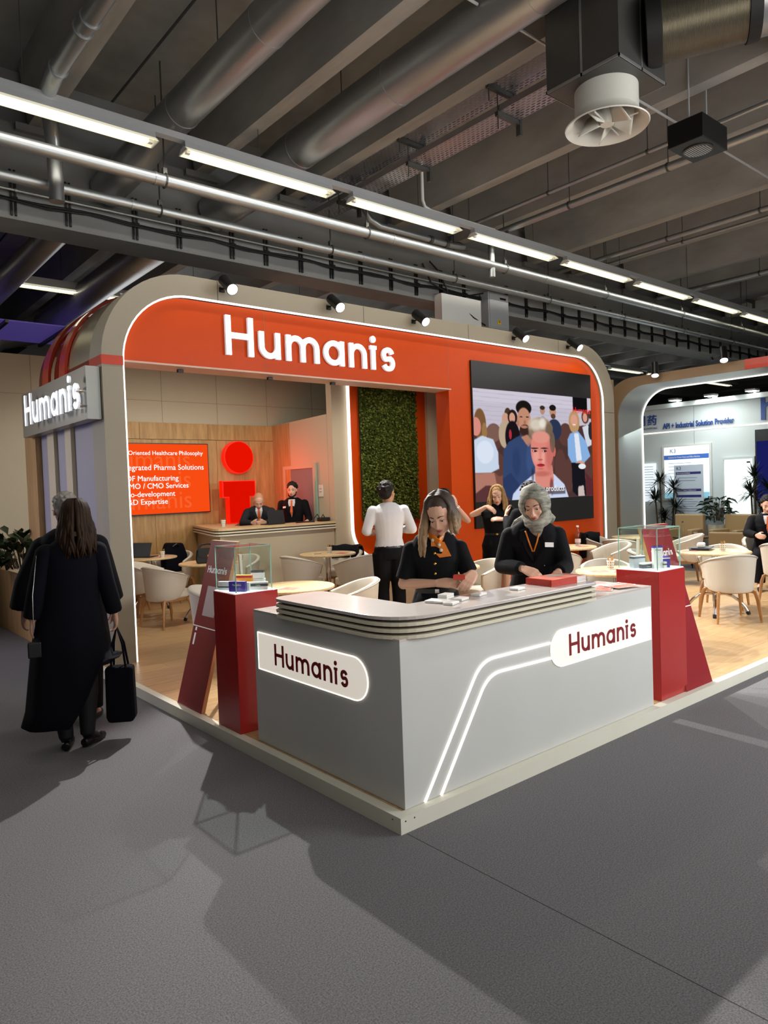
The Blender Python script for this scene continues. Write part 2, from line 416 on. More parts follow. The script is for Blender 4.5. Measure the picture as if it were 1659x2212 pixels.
def wordmark(parent, origin, xd, yd, cap, depth, face, side=None, rods=None, name='letter'):
    """one child mesh per letter"""
    xd = Vector(xd); yd = Vector(yd); zd = xd.cross(yd)
    for ch in 'Humanis':
        b = MB()
        for si, (A, B) in enumerate(LT[ch]):
            depth_ = depth+si*max(.0004, depth*.02)
            def P(p, z): return tuple(Vector(origin)+xd*p[0]*cap+yd*p[1]*cap+zd*z)
            n = len(A)
            vs = [P(p, depth_) for p in A]+[P(p, depth_) for p in B]+[P(p, 0) for p in A]+[P(p, 0) for p in B]
            f0 = []; f1 = []
            for i in range(n-1):
                f0.append((i, i+1, n+i+1, n+i)); f1 += [(2*n+i, 3*n+i, 3*n+i+1, 2*n+i+1), (i, 2*n+i, 2*n+i+1, i+1), (n+i, n+i+1, 3*n+i+1, 3*n+i)]
            f1 += [(0, n, 3*n, 2*n), (n-1, 3*n-1, 4*n-1, 2*n-1)]
            o = len(b.v); b.add(vs, f0, 0); b.f += [tuple(i+o for i in f) for f in f1]; b.m += [1 if side else 0]*len(f1)
        b.build(name, [face, side] if side else face, parent)
# =================================================================== hall: floor, ceiling, beams
ORD = ['first','second','third','fourth','fifth','sixth','seventh','eighth','ninth','tenth','eleventh','twelfth','thirteenth','fourteenth','fifteenth','sixteenth','seventeenth','eighteenth','nineteenth','twentieth']
fl = struct(bx('floor', (-14, -10, -.1), (34, 34, 0), M['carpet']))
# long carpet joint near the platform corner
seam = MB(); seam.box((.02, -10, 0.0), (.0235, -.02, .0006)); seam.build('carpet_seam', mat('carpet_seam_dark', '3a383b', .95), fl)
ceil = struct(bx('ceiling', (-14, -10, 6.22), (34, 34, 6.4), M['concrete']))
slab_me = None
for k in range(-4, 11):
    x0 = .675+2.98*k
    for (ya, yb) in ((-10, 5.2), (5.24, 14.5), (14.54, 34)):
        b = MB(); b.box((x0, ya, 6.0), (x0+2.95, yb, 6.2)); b.build('slab', M['concrete'], ceil)
    for rx in (x0+.90, x0+2.13):
        for (ya, yb) in ((-10, 4.98), (5.42, 14.3), (14.8, 34)):
            b = MB(); b.prism([(rx-.08, 5.40), (rx+.08, 5.40), (rx+.14, 6.0), (rx-.14, 6.0)], ya, yb, 'y'); b.build('rib', M['concrete2'], ceil)
for y0 in (5.0, 14.4):
    b = MB(); b.box((-14, y0, 4.47), (34, y0+.43, 5.40)); b.box((-14, y0+.17, 5.40), (34, y0+.30, 6.0))
    b.build('beam', M['concretebeam'], ceil)
    b = MB()
    for k in range(-4, 11):
        for rx in (.675+2.98*k+.90, .675+2.98*k+2.13): b.box((rx-.2, y0-.06, 5.33), (rx+.2, y0+.0, 5.40))
    b.build('bearing_pad', M['concretebeam'], ceil)
for k in range(3): bx('wall_back' if k == 0 else ('wall_left' if k == 1 else 'wall_right'), [(-14, 33.8, 0), (-14, -10, 0), (33.8, -10, 0)][k], [(34, 34, 6.2), (-13.8, 34, 6.2), (34, 34, 6.2)][k], mat('hall_wall_paint', '3d3c3a', .8), kind='structure')

# =================================================================== ducts and pipes
CAMP = Vector((-2.28, -2.67, 1.72))
def duct(label, x, r, ends):
    """straight run hung between two ribs, dipping in front of the beam"""
    t = thing('air_duct', label, 'duct', (x, 0, 5.3))
    y = -4.0; e0 = 3.75
    while y < e0-.01:
        ye = min(y+1.55, e0)
        MB().cyl((x, y+.004, 5.36), (x, ye-.004, 5.36), r, n=32).build('duct_section', M['zinc'], t, smooth='auto')
        MB().cyl((x, ye-.02, 5.36), (x, ye+.02, 5.36), r+.004, n=32).build('joint_band', M['zinc'], t, smooth='auto'); y = ye
    pts = [(x, e0, 5.36), (x-.01, 3.95, 5.35)]+ends; k = len(pts)
    MB().tube(pts, [r]*(k-1)+[r*.97], 32).build('elbow', M['zinc'], t, smooth='auto')
    for yy in (1.2, 3.0): MB().cyl((x, yy, 5.36+r-.01), (x, yy, 6.0), .006, n=6).build('hanger_rod', M['zincdark'], t)
    return t
duct('left wide round zinc air duct under the concrete ceiling', .79, .172, [(.72, 4.25, 5.27), (.62, 4.5, 5.13), (.54, 4.70, 5.02), (.47, 4.98, 4.94)])
duct('widest round zinc air duct running over the middle of the stand sign', 2.12, .200, [(2.05, 4.25, 5.25), (1.91, 4.5, 5.11), (1.79, 4.70, 5.02), (1.68, 4.98, 4.95)])
for lab, x, r in (('dark round zinc duct behind the beam above the left arch end', .42, .165), ('round zinc duct behind the beam with a reddish sheen, right of the other', 1.60, .215)):
    t = thing('air_duct', lab, 'duct', (x, 5.5, 4.98)); y = 5.44
    while y < 10:
        MB().cyl((x, y+.004, 4.98), (x, y+1.5, 4.98), r, n=32).build('duct_section', M['zinc'], t, smooth='auto'); y += 1.5
t = thing('drain_duct', 'thin zinc duct with elbow dropping beside the left ceiling edge', 'duct', (-.45, 3, 5.15))
MB().tube([(-.42, -3, 5.12), (-.45, 3.4, 5.12), (-.40, 3.9, 5.14), (-.26, 4.25, 5.2), (-.20, 4.4, 5.1), (-.185, 4.42, 4.9), (-.18, 4.42, 4.5)], .068, 20).build('pipe', M['zinc'], t, smooth='auto')
for q in ((-.45, 2.7), (-.445, 2.55), (-.45, 3.3)):
    MB().cyl((q[0], q[1], 5.12), (q[0], q[1]+.02, 5.12), .078, n=20).build('clamp', M['zincpipe'], t, smooth='auto')

def xpipe(name, label, y, z, r, x0, x1, m='zincpipe', step=3.0, hang=None, cat='pipe'):
    t = thing(name, label, cat, (x0, y, z))
    MB().cyl((x0, y, z), (x1, y, z), r, n=20).build('pipe', M[m], t, smooth='auto')
    x = x0+.6
    while x < x1:
        MB().cyl((x-.012, y, z), (x+.012, y, z), r+.005, n=20).build('coupling', M['zinc'], t, smooth='auto'); x += step
    if hang:
        x = x0+hang[0]
        while x < min(x1, 18):
            b = MB(); b.cyl((x, y, z+r), (x, y, 5.9), .008, n=6); b.tube([(x, y+(r+.012)*math.cos(a), z+(r+.012)*math.sin(a)) for a in [PI/2+2*PI*i/12 for i in range(13)]], .007, 5)
            b.box((x-.02, y-.02, z+r), (x+.02, y+.02, z+r+.06)); b.build('hanger', M['zincdark'], t); x += hang[1]
    return t
xpipe('water_pipe', 'upper thick galvanised pipe running below the tube lights', 4.0, 4.765, .058, -9, 26, hang=(2.2, 2.5))
xpipe('water_pipe', 'lower galvanised pipe with ring clamps in front of the beam', 4.6, 4.71, .050, -9, 26, hang=(3.3, 2.2))
xpipe('conduit', 'thin galvanised conduit along the concrete beam face', 4.955, 4.735, .016, -9, 6.0, step=2, cat='conduit')
# clamps round the lower pipe
t = thing('cable_run', 'black cables on short vertical brackets along the beam face', 'cable', (0, 4.97, 4.65))
pts = []
x = -9.0
while x < 22: pts.append((x, 4.955, 4.655+.012*math.sin(x*5))); x += .2
MB().tube(pts, .013, 6).build('cable', M['rubber'], t)
MB().tube([(p[0]+.1, p[1]-.012, p[2]-.022+.008*math.sin(p[0]*9)) for p in pts], .011, 6).build('cable', M['rubber'], t)
xs = [-3.2, -2.5, -1.8, -1.1, -.42, .09, .78, 1.28, 1.94, 2.40, 2.91, 3.39, 3.88, 4.42, 4.9, 5.4, 5.9]
x = 6.9
while x < 21: xs.append(x); x += .5
for x in xs:
    b = MB(); b.box((x-.028, 4.975, 4.50), (x-.010, 5.0, 4.94)); b.box((x+.010, 4.975, 4.50), (x+.028, 5.0, 4.94)); b.box((x-.03, 4.94, 4.63), (x+.03, 4.975, 4.67))
    b.build('bracket', M['black'], t)
MB().tube([(x, y, z) for x, y, z in ((6.45, 4.9, 4.15), (5.95, 4.85, 4.28), (5.5, 4.9, 4.55), (5.3, 4.93, 4.9), (5.1, 4.9, 5.0))], .012, 6).build('cable', M['rubber'], t)
MB().tube([(5.0, 4.95, 4.97), (5.15, 4.93, 4.7), (5.45, 4.9, 4.6), (5.9, 4.93, 4.62), (6.3, 4.9, 4.72)], .012, 6).build('cable', M['rubber'], t)
# ribbed elbow pipe above the beam
t = thing('elbow_pipe', 'bent galvanised pipe with two elbows above the beam', 'pipe', (3.6, 4.2, 5))
MB().tube([(3.35, 4.25, 5.35), (3.38, 4.24, 5.15), (3.45, 4.23, 5.05), (3.6, 4.23, 5.0), (4.9, 4.23, 5.0), (5.1, 4.23, 5.02), (5.2, 4.4, 5.12), (5.3, 4.8, 5.2)], .04, 14).build('pipe', M['zincpipe'], t, smooth='auto')
for xx in (4.45, 4.75): MB().cyl((xx, 4.23, 5.0), (xx+.05, 4.23, 5.0), .052, n=14).build('clamp', M['zincdark'], t, smooth='auto')
# electrical cabinet above the stand
t = thing('electrical_cabinet', 'grey electrical cabinet with yellow warning triangle behind the header', 'cabinet', (6.45, 4.8, 4.2))
bx('body', (6.24, 4.80, 4.16), (6.72, 4.97, 4.72), M['lampgrey'], t, bevel=.008)
bx('door', (6.26, 4.79, 4.18), (6.70, 4.80, 4.70), M['lampgrey'], t)
MB().prism([(6.42, 4.23), (6.52, 4.23), (6.47, 4.32)], 4.784, 4.789, 'y').build('warning_triangle', mat('warning_yellow', 'e0b010', .5), t)
MB().prism([(6.463, 4.25), (6.477, 4.25), (6.474, 4.295), (6.466, 4.295)], 4.781, 4.784, 'y').build('warning_mark', M['black'], t)
bx('label_plate', (6.50, 4.785, 4.62), (6.64, 4.789, 4.65), M['black'], t)
t = thing('junction_box', 'white square board box left of the electrical cabinet', 'box', (5.7, 4.85, 4.1))
bx('body', (5.27, 4.85, 3.95), (6.12, 5.0, 4.56), M['white'], t)
# perforated trays
def tray(label, x0, x1, z, y0, y1):
    t = thing('cable_tray', label, 'cable tray', ((x0+x1)/2, y0, z))
    b = MB(); nx = int((x1-x0)/.032); dx = (x1-x0)/nx; ny = int((y1-y0)/.062); dy = (y1-y0)/ny
    for i in range(nx):
        for j in range(ny):
            X = x0+i*dx; Y = y0+j*dy+(dy*.5 if i % 2 else 0)
            a, c = .011, .012
            vs = [(X,Y,z),(X+dx,Y,z),(X+dx,Y+dy,z),(X,Y+dy,z),(X+a,Y+c,z),(X+dx-a,Y+c,z),(X+dx-a,Y+dy-c,z),(X+a,Y+dy-c,z)]
            b.add(vs, [(0,1,5,4),(1,2,6,5),(2,3,7,6),(3,0,4,7)])
    o = b.build('perforated_base', M['tray'], t)
    for xx in (x0, x1): bx('side_rail', (xx-.003, y0, z), (xx+.003, y1, z+.06), M['tray'], t)
    y = y0+1.0
    while y < y1:
        b = MB(); b.box((x0-.03, y-.02, z-.045), (x1+.02, y+.02, z-.005)); b.box((x1+.0, y-.025, z-.14), (x1+.035, y+.025, z+.10)); b.cyl((x0-.01, y, z-.16), (x0-.01, y, 5.95), .006, n=6)
        b.build('cantilever_bracket', M['zincdark'], t); y += 1.25
    return t
tray('upper perforated steel cable tray between the ceiling ribs', 2.90, 3.22, 5.42, .78, 4.9)
tray('lower perforated steel cable tray hung beside the upper one', 3.02, 3.30, 5.20, .78, 4.9)
tray('distant cable tray hung under the ceiling at far right', 12.9, 13.2, 5.3, 1.5, 4.9)
# right-hand ceiling pipes along the ribs
def ypipe(label, x, z, r, y0, y1, m='zincpipe', name='ceiling_pipe'):
    t = thing(name, label, 'pipe', (x, y0, z))
    MB().cyl((x, y0, z), (x, y1, z), r, n=16).build('pipe', M[m], t, smooth='auto')
    y = y0+.8
    while y < y1:
        b = MB(); b.cyl((x, y-.012, z), (x, y+.012, z), r+.007, n=16); b.cyl((x, y, z+r), (x, y, 5.9), .006, n=6); b.build('hanger', M['zincdark'], t); y += 1.3
    return t
ypipe('thin galvanised pipe hung left of the black speaker', 4.99, 5.22, .022, -2, 4.4)
ypipe('thicker galvanised pipe passing just behind the black speaker', 5.42, 5.17, .045, -2, 3.85)
MB().tube([(5.42, 3.85, 5.17), (5.42, 3.95, 5.16), (5.42, 4.0, 5.05), (5.42, 4.0, 4.6)], .045, 14).build('elbow', M['zincpipe'], bpy.data.objects['ceiling_pipe.001'], smooth='auto')
ypipe('galvanised pipe between two ribs at upper right', 7.80, 5.22, .035, -2, 4.6)
ypipe('slim galvanised pipe beside the thicker one at upper right', 8.25, 5.26, .02, -2, 4.6)
ypipe('far galvanised pipe between ribs near the right frame edge', 10.95, 5.24, .04, -2, 4.6)
for j, yy in enumerate((1.02,)):
    t = thing('diagonal_rod', 'thin pale pipe crossing the ceiling past the fan', 'pipe', (1.5, yy, 5.3))
    MB().cyl((1.0, yy, 5.34), (1.91, yy, 5.34), .012, n=8).build('pipe', M['lampgrey'], t); MB().cyl((2.33, yy, 5.34), (2.88, yy, 5.34), .012, n=8).build('pipe', M['lampgrey'], t)
    MB().cyl((3.32, yy, 5.34), (12, yy, 5.34), .012, n=8).build('pipe', M['lampgrey'], t)
t = thing('vertical_conduit', 'white upright conduit dropping to the light trunking', 'pipe', (3.9, 3.74, 5.2))
MB().tube([(3.885, 3.74, 6.0), (3.885, 3.74, 5.22), (3.92, 3.74, 5.15), (4.02, 3.74, 5.125), (5.2, 3.74, 5.125)], .02, 10).build('pipe', M['white'], t, smooth='auto')
bx('ceiling_hanger', (1.05, .9, 5.95), (1.35, 1.9, 6.0), M['black'], None)
tag(bpy.data.objects['ceiling_hanger'], 'black flat channel on the ceiling at the top left', 'bracket')
for (x, y) in ((.9, 1.6), (2.3, 2.4), (6.0, 3.6), (8.9, 3.2)):
    pass
# =================================================================== fan unit
t = thing('ventilation_box', 'square dark sheet-metal plenum box holding the white fan', 'vent', (2.69, .44, 4.7))
bx('body', (2.37, .13, 4.70), (3.0, .75, 5.55), M['zincdark'], t)
b = MB()
for (a, c) in (((2.365,.125,4.70),(3.005,.135,4.72)), ((2.365,.745,4.70),(3.005,.755,4.72)), ((2.365,.125,4.70),(2.375,.755,4.72)), ((2.995,.125,4.70),(3.005,.755,4.72)), ((2.365,.43,4.7),(2.372,.445,5.5)), ((2.66,.125,4.7),(2.675,.132,5.5))): b.box(a, c)
b.build('folded_seam', M['zinc'], t)
t = thing('ceiling_fan', 'white enamelled axial fan with flared ring and curved blades', 'fan', (2.69, .44, 4.3))
prof = [(.235, .30), (.235, .08), (.25, .045), (.28, .014), (.308, 0), (.313, .008), (.285, .03), (.255, .055), (.238, .09), (.225, .13), (.225, .30)]
MB().lathe(prof, (2.69, .44, 4.42), 48, caps=False).build('flared_ring', M['fan'], t, smooth='auto')
b = MB(); b.lathe([(.05,.02),(.055,.05),(.055,.14),(.03,.16)], (2.69,.44,4.42), 20); b.build('hub', M['fan'], t, smooth='auto')
for k in range(5):
    a0 = k*2*PI/5+.5; vs = []; n = 6
    for i in range(n+1):
        r = .05+.165*i/n
        for j, (da, dz) in enumerate(((-.30-.12*i/n, .10), (.42-.05*i/n, -.04-.05*i/n))):
            a = a0+da*(1 if j else 1); vs.append((2.69+r*math.cos(a), +.44+r*math.sin(a), 4.48+dz))
    b = MB(); b.add(vs, [(2*i, 2*i+1, 2*i+3, 2*i+2) for i in range(n)]); o = b.build('blade', M['fan'], t, smooth='auto')
    s = o.modifiers.new('thick', 'SOLIDIFY'); s.thickness = .006
for k in range(4):
    a = k*PI/2+.2; MB().cyl((2.69, .44, 4.45), (2.69+.24*math.cos(a), .44+.24*math.sin(a), 4.45), .006, n=6).build('guard_strut', M['fan'], t)
t = thing('flexible_duct', 'ribbed foil hose leaving the fan box with black collars', 'duct', (2.9, .1, 5.05))
b = MB(); P0 = Vector((2.735, .13, 4.99)); P1 = Vector((3.07, -.44, 5.02)); n = 150
b.tube([P0+(P1-P0)*(i/n) for i in range(n+1)], [.225+(.006 if i % 2 else 0) for i in range(n+1)], 28); b.build('foil_hose', M['foil'], t, smooth='auto')
D = (P1-P0).normalized()
MB().cyl(P0, P0+D*.10, .242, n=28).build('collar', M['rubber'], t, smooth='auto'); MB().cyl(P1, P1+D*.08, .242, n=28).build('collar', M['rubber'], t, smooth='auto')
MB().cyl(P1+D*.08, P1+D*1.6, .22, n=28).build('rigid_duct', M['zinc'], t, smooth='auto')
xpipe('crossing_pipe', 'galvanised pipe passing behind the foil hose at top right', -.35, 5.31, .065, 3.6, 12)
t = thing('ceiling_speaker', 'small black box loudspeaker hanging with round grille facing down', 'speaker', (4.6, .68, 4.9))
bx('cabinet', (4.36, .50, 4.86), (4.86, .84, 5.08), M['black'], t, bevel=.006)
MB().lathe([(.125,0),(.135,.004),(.135,.01),(.10,.012)], (4.61,.67,4.848), 28).build('grille_ring', M['zincdark'], t, smooth='auto')
b = MB()
for k in range(-5, 6):
    hh = math.sqrt(max(.0001, .12**2-(k*.021)**2)); b.box((4.61-hh, .67+k*.021-.003, 4.846), (4.61+hh, .67+k*.021+.003, 4.850))
b.build('grille_bars', M['lampgrey'], t)
for xx in (4.45, 4.8): MB().cyl((xx, .67, 5.08), (xx, .67, 5.9), .008, n=6).build('hanger_rod', M['lampgrey'], t)

# =================================================================== luminaire rows
def make_lum():
    t = thing('tube_light', '', 'light')
    L = 1.70
    b = MB(); b.prism([(-.035,.10),(.035,.10),(.04,.045),(-.04,.045)], 0, L, 'x'); b.build('housing', M['lampgrey'], t, local=True)
    b = MB(); b.add([(0,-.085,0),(L,-.085,0),(L,-.035,.044),(0,-.035,.044),(0,.035,.044),(L,.035,.044),(L,.085,0),(0,.085,0)], [(0,1,2,3),(3,2,5,4),(4,5,6,7)])
    b.add([(0,-.088,0),(L,-.088,0),(L,-.037,.046),(0,-.037,.046)], [(0,3,2,1)]); b.add([(0,.088,0),(L,.088,0),(L,.037,.046),(0,.037,.046)], [(0,1,2,3)])
    b.build('reflector', M['reflector'], t, local=True)
    for xx in (-.012, L): MB().prism([(-.088,0),(.088,0),(.037,.047),(-.037,.047)], xx, xx+.012, 'x').build('end_cap', M['white'], t, local=True)
    MB().cyl((.05,0,.018), (L-.05,0,.018), .013, n=10).build('tube', M['tube'], t, local=True)
    for xx in (.02, L-.06): MB().box((xx,-.02,.0), (xx+.04,.02,.03)).build('lamp_holder', M['white'], t, local=True)
    return t
lum = make_lum(); first = True
def lrow(y, x0, n, grp, lab):
    global first
    tr = thing('light_trunking', 'long grey trunking carrying the '+lab, 'trunking', (x0, y, 5.0))
    bx('rail', (x0-.3, y-.04, 5.045), (x0+n*1.985+.3, y+.04, 5.105), M['lampgrey'], tr)
    for k in range(int(n*.9)):
        MB().cyl((x0+.6+k*2.2, y, 5.1), (x0+.6+k*2.2, y, 6.0), .004, n=5).build('wire', M['zincdark'], tr)
    for k in range(n):
        o = lum if first else copy_tree(lum); first = False
        o.location = (x0+k*1.985, y, 4.945)
        o['label'] = f'{ORD[k]} tube light from the left in the {lab}'; o['group'] = grp
lrow(3.72, -1.21, 15, 'tube lights of the front row', 'long row above the pipes')
lrow(9.05, -1.60, 13, 'tube lights of the rear row', 'rear row behind the beam')
# spiral ducts and clutter far behind
t = thing('spiral_duct', 'long ribbed grey air duct far behind the stand on the right', 'duct', (12, 9.6, 5.1))
b = MB(); n = 150; b.tube([(10+15*i/n, 10.4, 5.05) for i in range(n+1)], [.33+(.012 if i % 2 else 0) for i in range(n+1)], 24); b.build('duct_body', M['zinc'], t, smooth='auto')
t = thing('light_screen', 'violet lit translucent ceiling banner far left behind the beam', 'banner', (.2, 9.6, 4.75))
bx('banner_cloth', (-2.2, 9.7, 4.55), (2.1, 11.2, 4.57), mat('violet_lit_cloth', '5a4a9a', .7, emis=.35), t)
for xx in (-.6, .5, 1.4): bx('batten', (xx, 9.6, 4.50), (xx+.05, 11.3, 4.55), M['zincdark'], t)
t = thing('round_duct', 'dark elbow duct hanging over the back wall at far left', 'duct', (.9, 12, 4.5))
MB().tube([(-.9, 12.5, 4.0), (.1, 12.2, 4.1), (.5, 12, 4.35), (.9, 11.9, 4.7), (2.4, 11.7, 5.1)], .2, 20).build('pipe', M['zinc'], t, smooth='auto')
bx('duct_box', (.55, 12.4, 4.7), (1.5, 13.2, 5.1), M['zincdark'], t)
# =================================================================== stand: platform, facade, walls
PZ = .083
plat = struct(bx('floor.001', (.0, .0, .0), (9.9, 9.0, .070), M['plaster']))
plat.name = 'floor_platform'
plank_me = {}
def plank(x, y, L, wd):
    key = (round(L, 2), round(wd, 2))
    if key not in plank_me:
        o = MB().box((0.001,.001,0), (L-.0015, wd-.0015, .0125)).build('plank', M['plank'], plat, local=True); plank_me[key] = o
        o.location = (x, y, .0705); return
    o = bpy.data.objects.new('plank', plank_me[key].data); C.objects.link(o); o.parent = plat; o.location = (x, y, .0705)
rows = 35; wd = (9.0-.05)/rows
for r in range(rows):
    x = .05; off = [0, .9, .45, 1.35][r % 4]; first_l = 1.8-off if off else 1.8
    L = first_l
    while x < 9.88:
        L2 = min(L, 9.9-x)
        if L2 > .02: plank(x, .05+r*wd, L2, wd)
        x += L; L = 1.8
b = MB(); b.box((-.012, -.012, 0), (9.9, .05, .0835)); b.build('edge_trim', M['platform_edge'], plat)
b = MB(); b.box((-.012, .05, 0), (.05, 9.0, .0835)); b.build('edge_trim', M['platform_edge'], plat)
b = MB()
for q in ((.02, -.0125), (.08, -.0125)): b.cyl((q[0], -.014, .062), (q[0], -.012, .062), .004, n=8)
b.cyl((-.014, .05, .062), (-.012, .05, .062), .004, n=8); b.build('screw', M['zincdark'], plat)

# ---------------------------------------------------------------- front arch
X0, X1, ZT = .14, 8.97, 4.01
def archline(x0, x1, zt, r, z0=PZ, n=14):
    return [(x0, z0)]+arc(x0+r, zt-r, r, 180, 90, n)+arc(x1-r, zt-r, r, 90, 0, n)+[(x1, z0)]
YF = 4.37
af = thing('entrance_arch', 'large rounded beige stand front with orange header and lit white wordmark', 'stand', (4.5, 4.5, PZ))
b = MB(); b.strip(archline(X0, X1, ZT, .93), archline(.345, 8.66, 3.80, .73), YF, 4.72, 'y'); b.build('frame', M['beige'], af, smooth='auto')
b = MB()
for x in (1.40, 3.40, 5.30, 7.4): b.box((x, YF-.002, 3.802), (x+.006, YF+.002, 4.005))
b.box((8.662, YF-.002, 2.9), (8.965, YF+.002, 2.906)); b.build('panel_joint', M['darkgap'], af)
bx('accent_band', (.136, YF-.006, 3.02), (.349, 4.72, 3.11), M['orangered'], af)
b = MB(); b.strip(archline(.345, 8.66, 3.80, .73), archline(.362, 8.643, 3.783, .715), YF+.005, YF+.03, 'y'); b.build('led_strip', M['led'], af)
# header and screen wall: one orange face with the doorway cut out
out = [(.362, 3.08)]+arc(.362+.70, 3.783-.70, .70, 180, 90, 14)+arc(8.643-.70, 3.783-.70, .70, 90, 0, 14)+[(8.643, PZ), (4.94, PZ), (4.94, 3.08)]
b = MB(); b.prism(out, YF+.07, YF+.11, 'y'); b.build('orange_face', M['orange'], af)
b = MB(); b.box((4.94, YF+.11, PZ), (8.64, 4.70, 3.08)); b.box((1.1, YF+.11, 3.10), (7.9, 4.70, 3.74)); b.build('carcass', M['orange'], af)
bx('soffit', (.362, YF+.02, 3.062), (4.94, 4.72, 3.08), mat('pale_soffit', 'c9a99a', .45), af)
b = MB()
for x in (2.0, 4.94): b.box((x, YF+.068, 3.09), (x+.004, YF+.072, 3.78))
b.build('face_joint', M['brown'], af)
b = MB()
for x in (1.0, 2.1, 3.0): b.box((x, 4.55, 3.03), (x+.06, 4.59, 3.06))
b.build('cable_clip', M['black'], af)
# rounded perspex lip behind the LED on the right-hand bend
wordmark(af, (1.492, YF+.055, 3.237), (1,0,0), (0,0,1), .43, .035, M['letterglow'], M['lettersideglow'])
# LED wall
sw = thing('video_wall', 'large black video wall showing a smiling short-haired woman and an audience', 'screen', (6.85, 4.4, 1.09))
bx('cabinet', (5.38, YF+.04, 1.09), (8.33, YF+.07, 3.52), M['screenblack'], sw)
# arch spots
def make_spot(x, y, z, tx, ty, tz, power, lab, arm=True, size=84, vis=6):
    t = thing('spotlight', lab, 'spotlight', (x, y, z))
    d = (Vector((tx, ty, tz))-Vector((x, y, z))).normalized(); p = Vector((x, y, z))
    b = MB(); b.tube([p-d*.20, p-d*.19, p+d*.0, p+d*.055], [.045, .058, .058, .066], 22, mi=0); b.build('lamp_body', M['black'], t, smooth='auto')
    MB().tube([p+d*.0555, p+d*.0600], [.057, .057], 22).build('lens', emit('spot_lens', 'ffffff', vis), t)
    b = MB(); b.tube([(x, y+.20, z+.02), (x, y+.05, z+.03), p-d*.05], .008, 6); b.box((x-.03, y+.18, z-.01), (x+.03, y+.2005, z+.04)); b.build('bracket', M['black'], t)
    l = spot('lamp', tuple(p+d*.08), (tx, ty, tz), power, size, .35, (1, .98, .94), .025); l.name = 'spot_lamp'
    l.parent = t; l.matrix_parent_inverse = Matrix.Translation(-Vector((x, y, z)))
    return t
SP = [(1.45, 1.3, -.9), (2.86, 2.7, -.9), (4.24, 4.3, -.9), (6.28, 6.4, -.6), (7.64, 7.8, -.5)]
for k, (x, tx, ty) in enumerate(SP):
    make_spot(x, 4.17, 3.90, tx, ty, 0, 950 if k < 2 else 650, ['leftmost black spotlight on the arch top, above the letter H', 'second black spotlight on the arch, above the letter m', 'middle black spotlight on the arch, above the last letter', 'fourth black spotlight on the arch, above the video wall', 'rightmost black spotlight on the arch near its right bend'][k])
# ---------------------------------------------------------------- vaulted left flank
vf = thing('vaulted_flank', 'left side of the stand with curved champagne roof and red ribs', 'stand', (.2, 5.5, PZ))
def vault(y0, y1, off, m, nm, zlow):
    r = .93+off
    A = [(X0-off, zlow)]+arc(X0+.93, ZT-.93, r, 180, 90, 16)+[(2.6, ZT+off)]
    B = [(X0-off+.03, zlow)]+arc(X0+.93, ZT-.93, r-.03, 180, 90, 16)+[(2.6, ZT+off-.03)]
    b = MB(); b.strip(A, B, y0, y1, 'y'); b.build(nm, m, vf, smooth='auto')
vault(4.72, 5.42, -.004, M['gold'], 'champagne_vault', 3.11)
vault(5.42, 5.63, .035, M['orangered'], 'red_rib', 3.03)
vault(5.63, 6.04, -.03, M['rustfoil'], 'rust_vault', 3.03)
vault(6.04, 6.29, .035, M['orangered'], 'red_rib', 3.03)
vault(6.29, 6.67, -.03, M['rustfoil'], 'rust_vault', 3.03)
bx('accent_band', (.137, 4.72, 3.02), (.17, 5.42, 3.11), M['rustfoil'], vf)
bx('grey_panel', (.165, 4.72, PZ), (.20, 5.39, 3.02), M['fabricpurple'], vf)
bx('grey_panel', (.165, 5.60, PZ), (.20, 6.02, 3.02), M['fabricpurple'], vf)
bx('grey_panel', (.165, 6.28, PZ), (.20, 6.69, 3.02), M['fabricpurple'], vf)
bx('beige_fin', (.125, 5.39, PZ), (.20, 5.60, 3.03), M['beige2'], vf)
bx('beige_fin', (.125, 6.02, PZ), (.20, 6.28, 3.03), M['beige2'], vf)
bx('oak_end_board', (.10, 6.69, PZ), (.24, 7.17, 2.60), M['woodend'], vf)
bx('door_handle', (.06, 6.72, 1.12), (.10, 6.98, 1.14), M['black'], vf)
bx('base_kerb', (.0, 4.72, 0), (.125, 7.17, .083), M['platform_edge'], vf)
t = thing('side_sign', 'grey box sign with standoff white letters on the left flank', 'sign', (.02, 5.6, 2.49))
bx('sign_box', (.0, 4.42, 2.49), (.13, 6.80, 3.0), mat('brushed_sign_box', '8f8c84', .35, .6), t)
bx('end_face', (.0, 4.412, 2.495), (.13, 4.42, 2.995), mat('sign_end', '9fa3a0', .5), t)
wordmark(t, (-.10, 6.21, 2.575), (0,-1,0), (0,0,1), .342, .02, M['letterglow'], M['lettersideglow'])
for y in (4.35, 4.5, 4.75, 5.1, 5.6, 6.1):
    for z in (2.62, 2.76): MB().cyl((-.10, max(y, 4.45), z), (.0, max(y, 4.45), z), .006, n=6).build('standoff', M['chrome'], t)
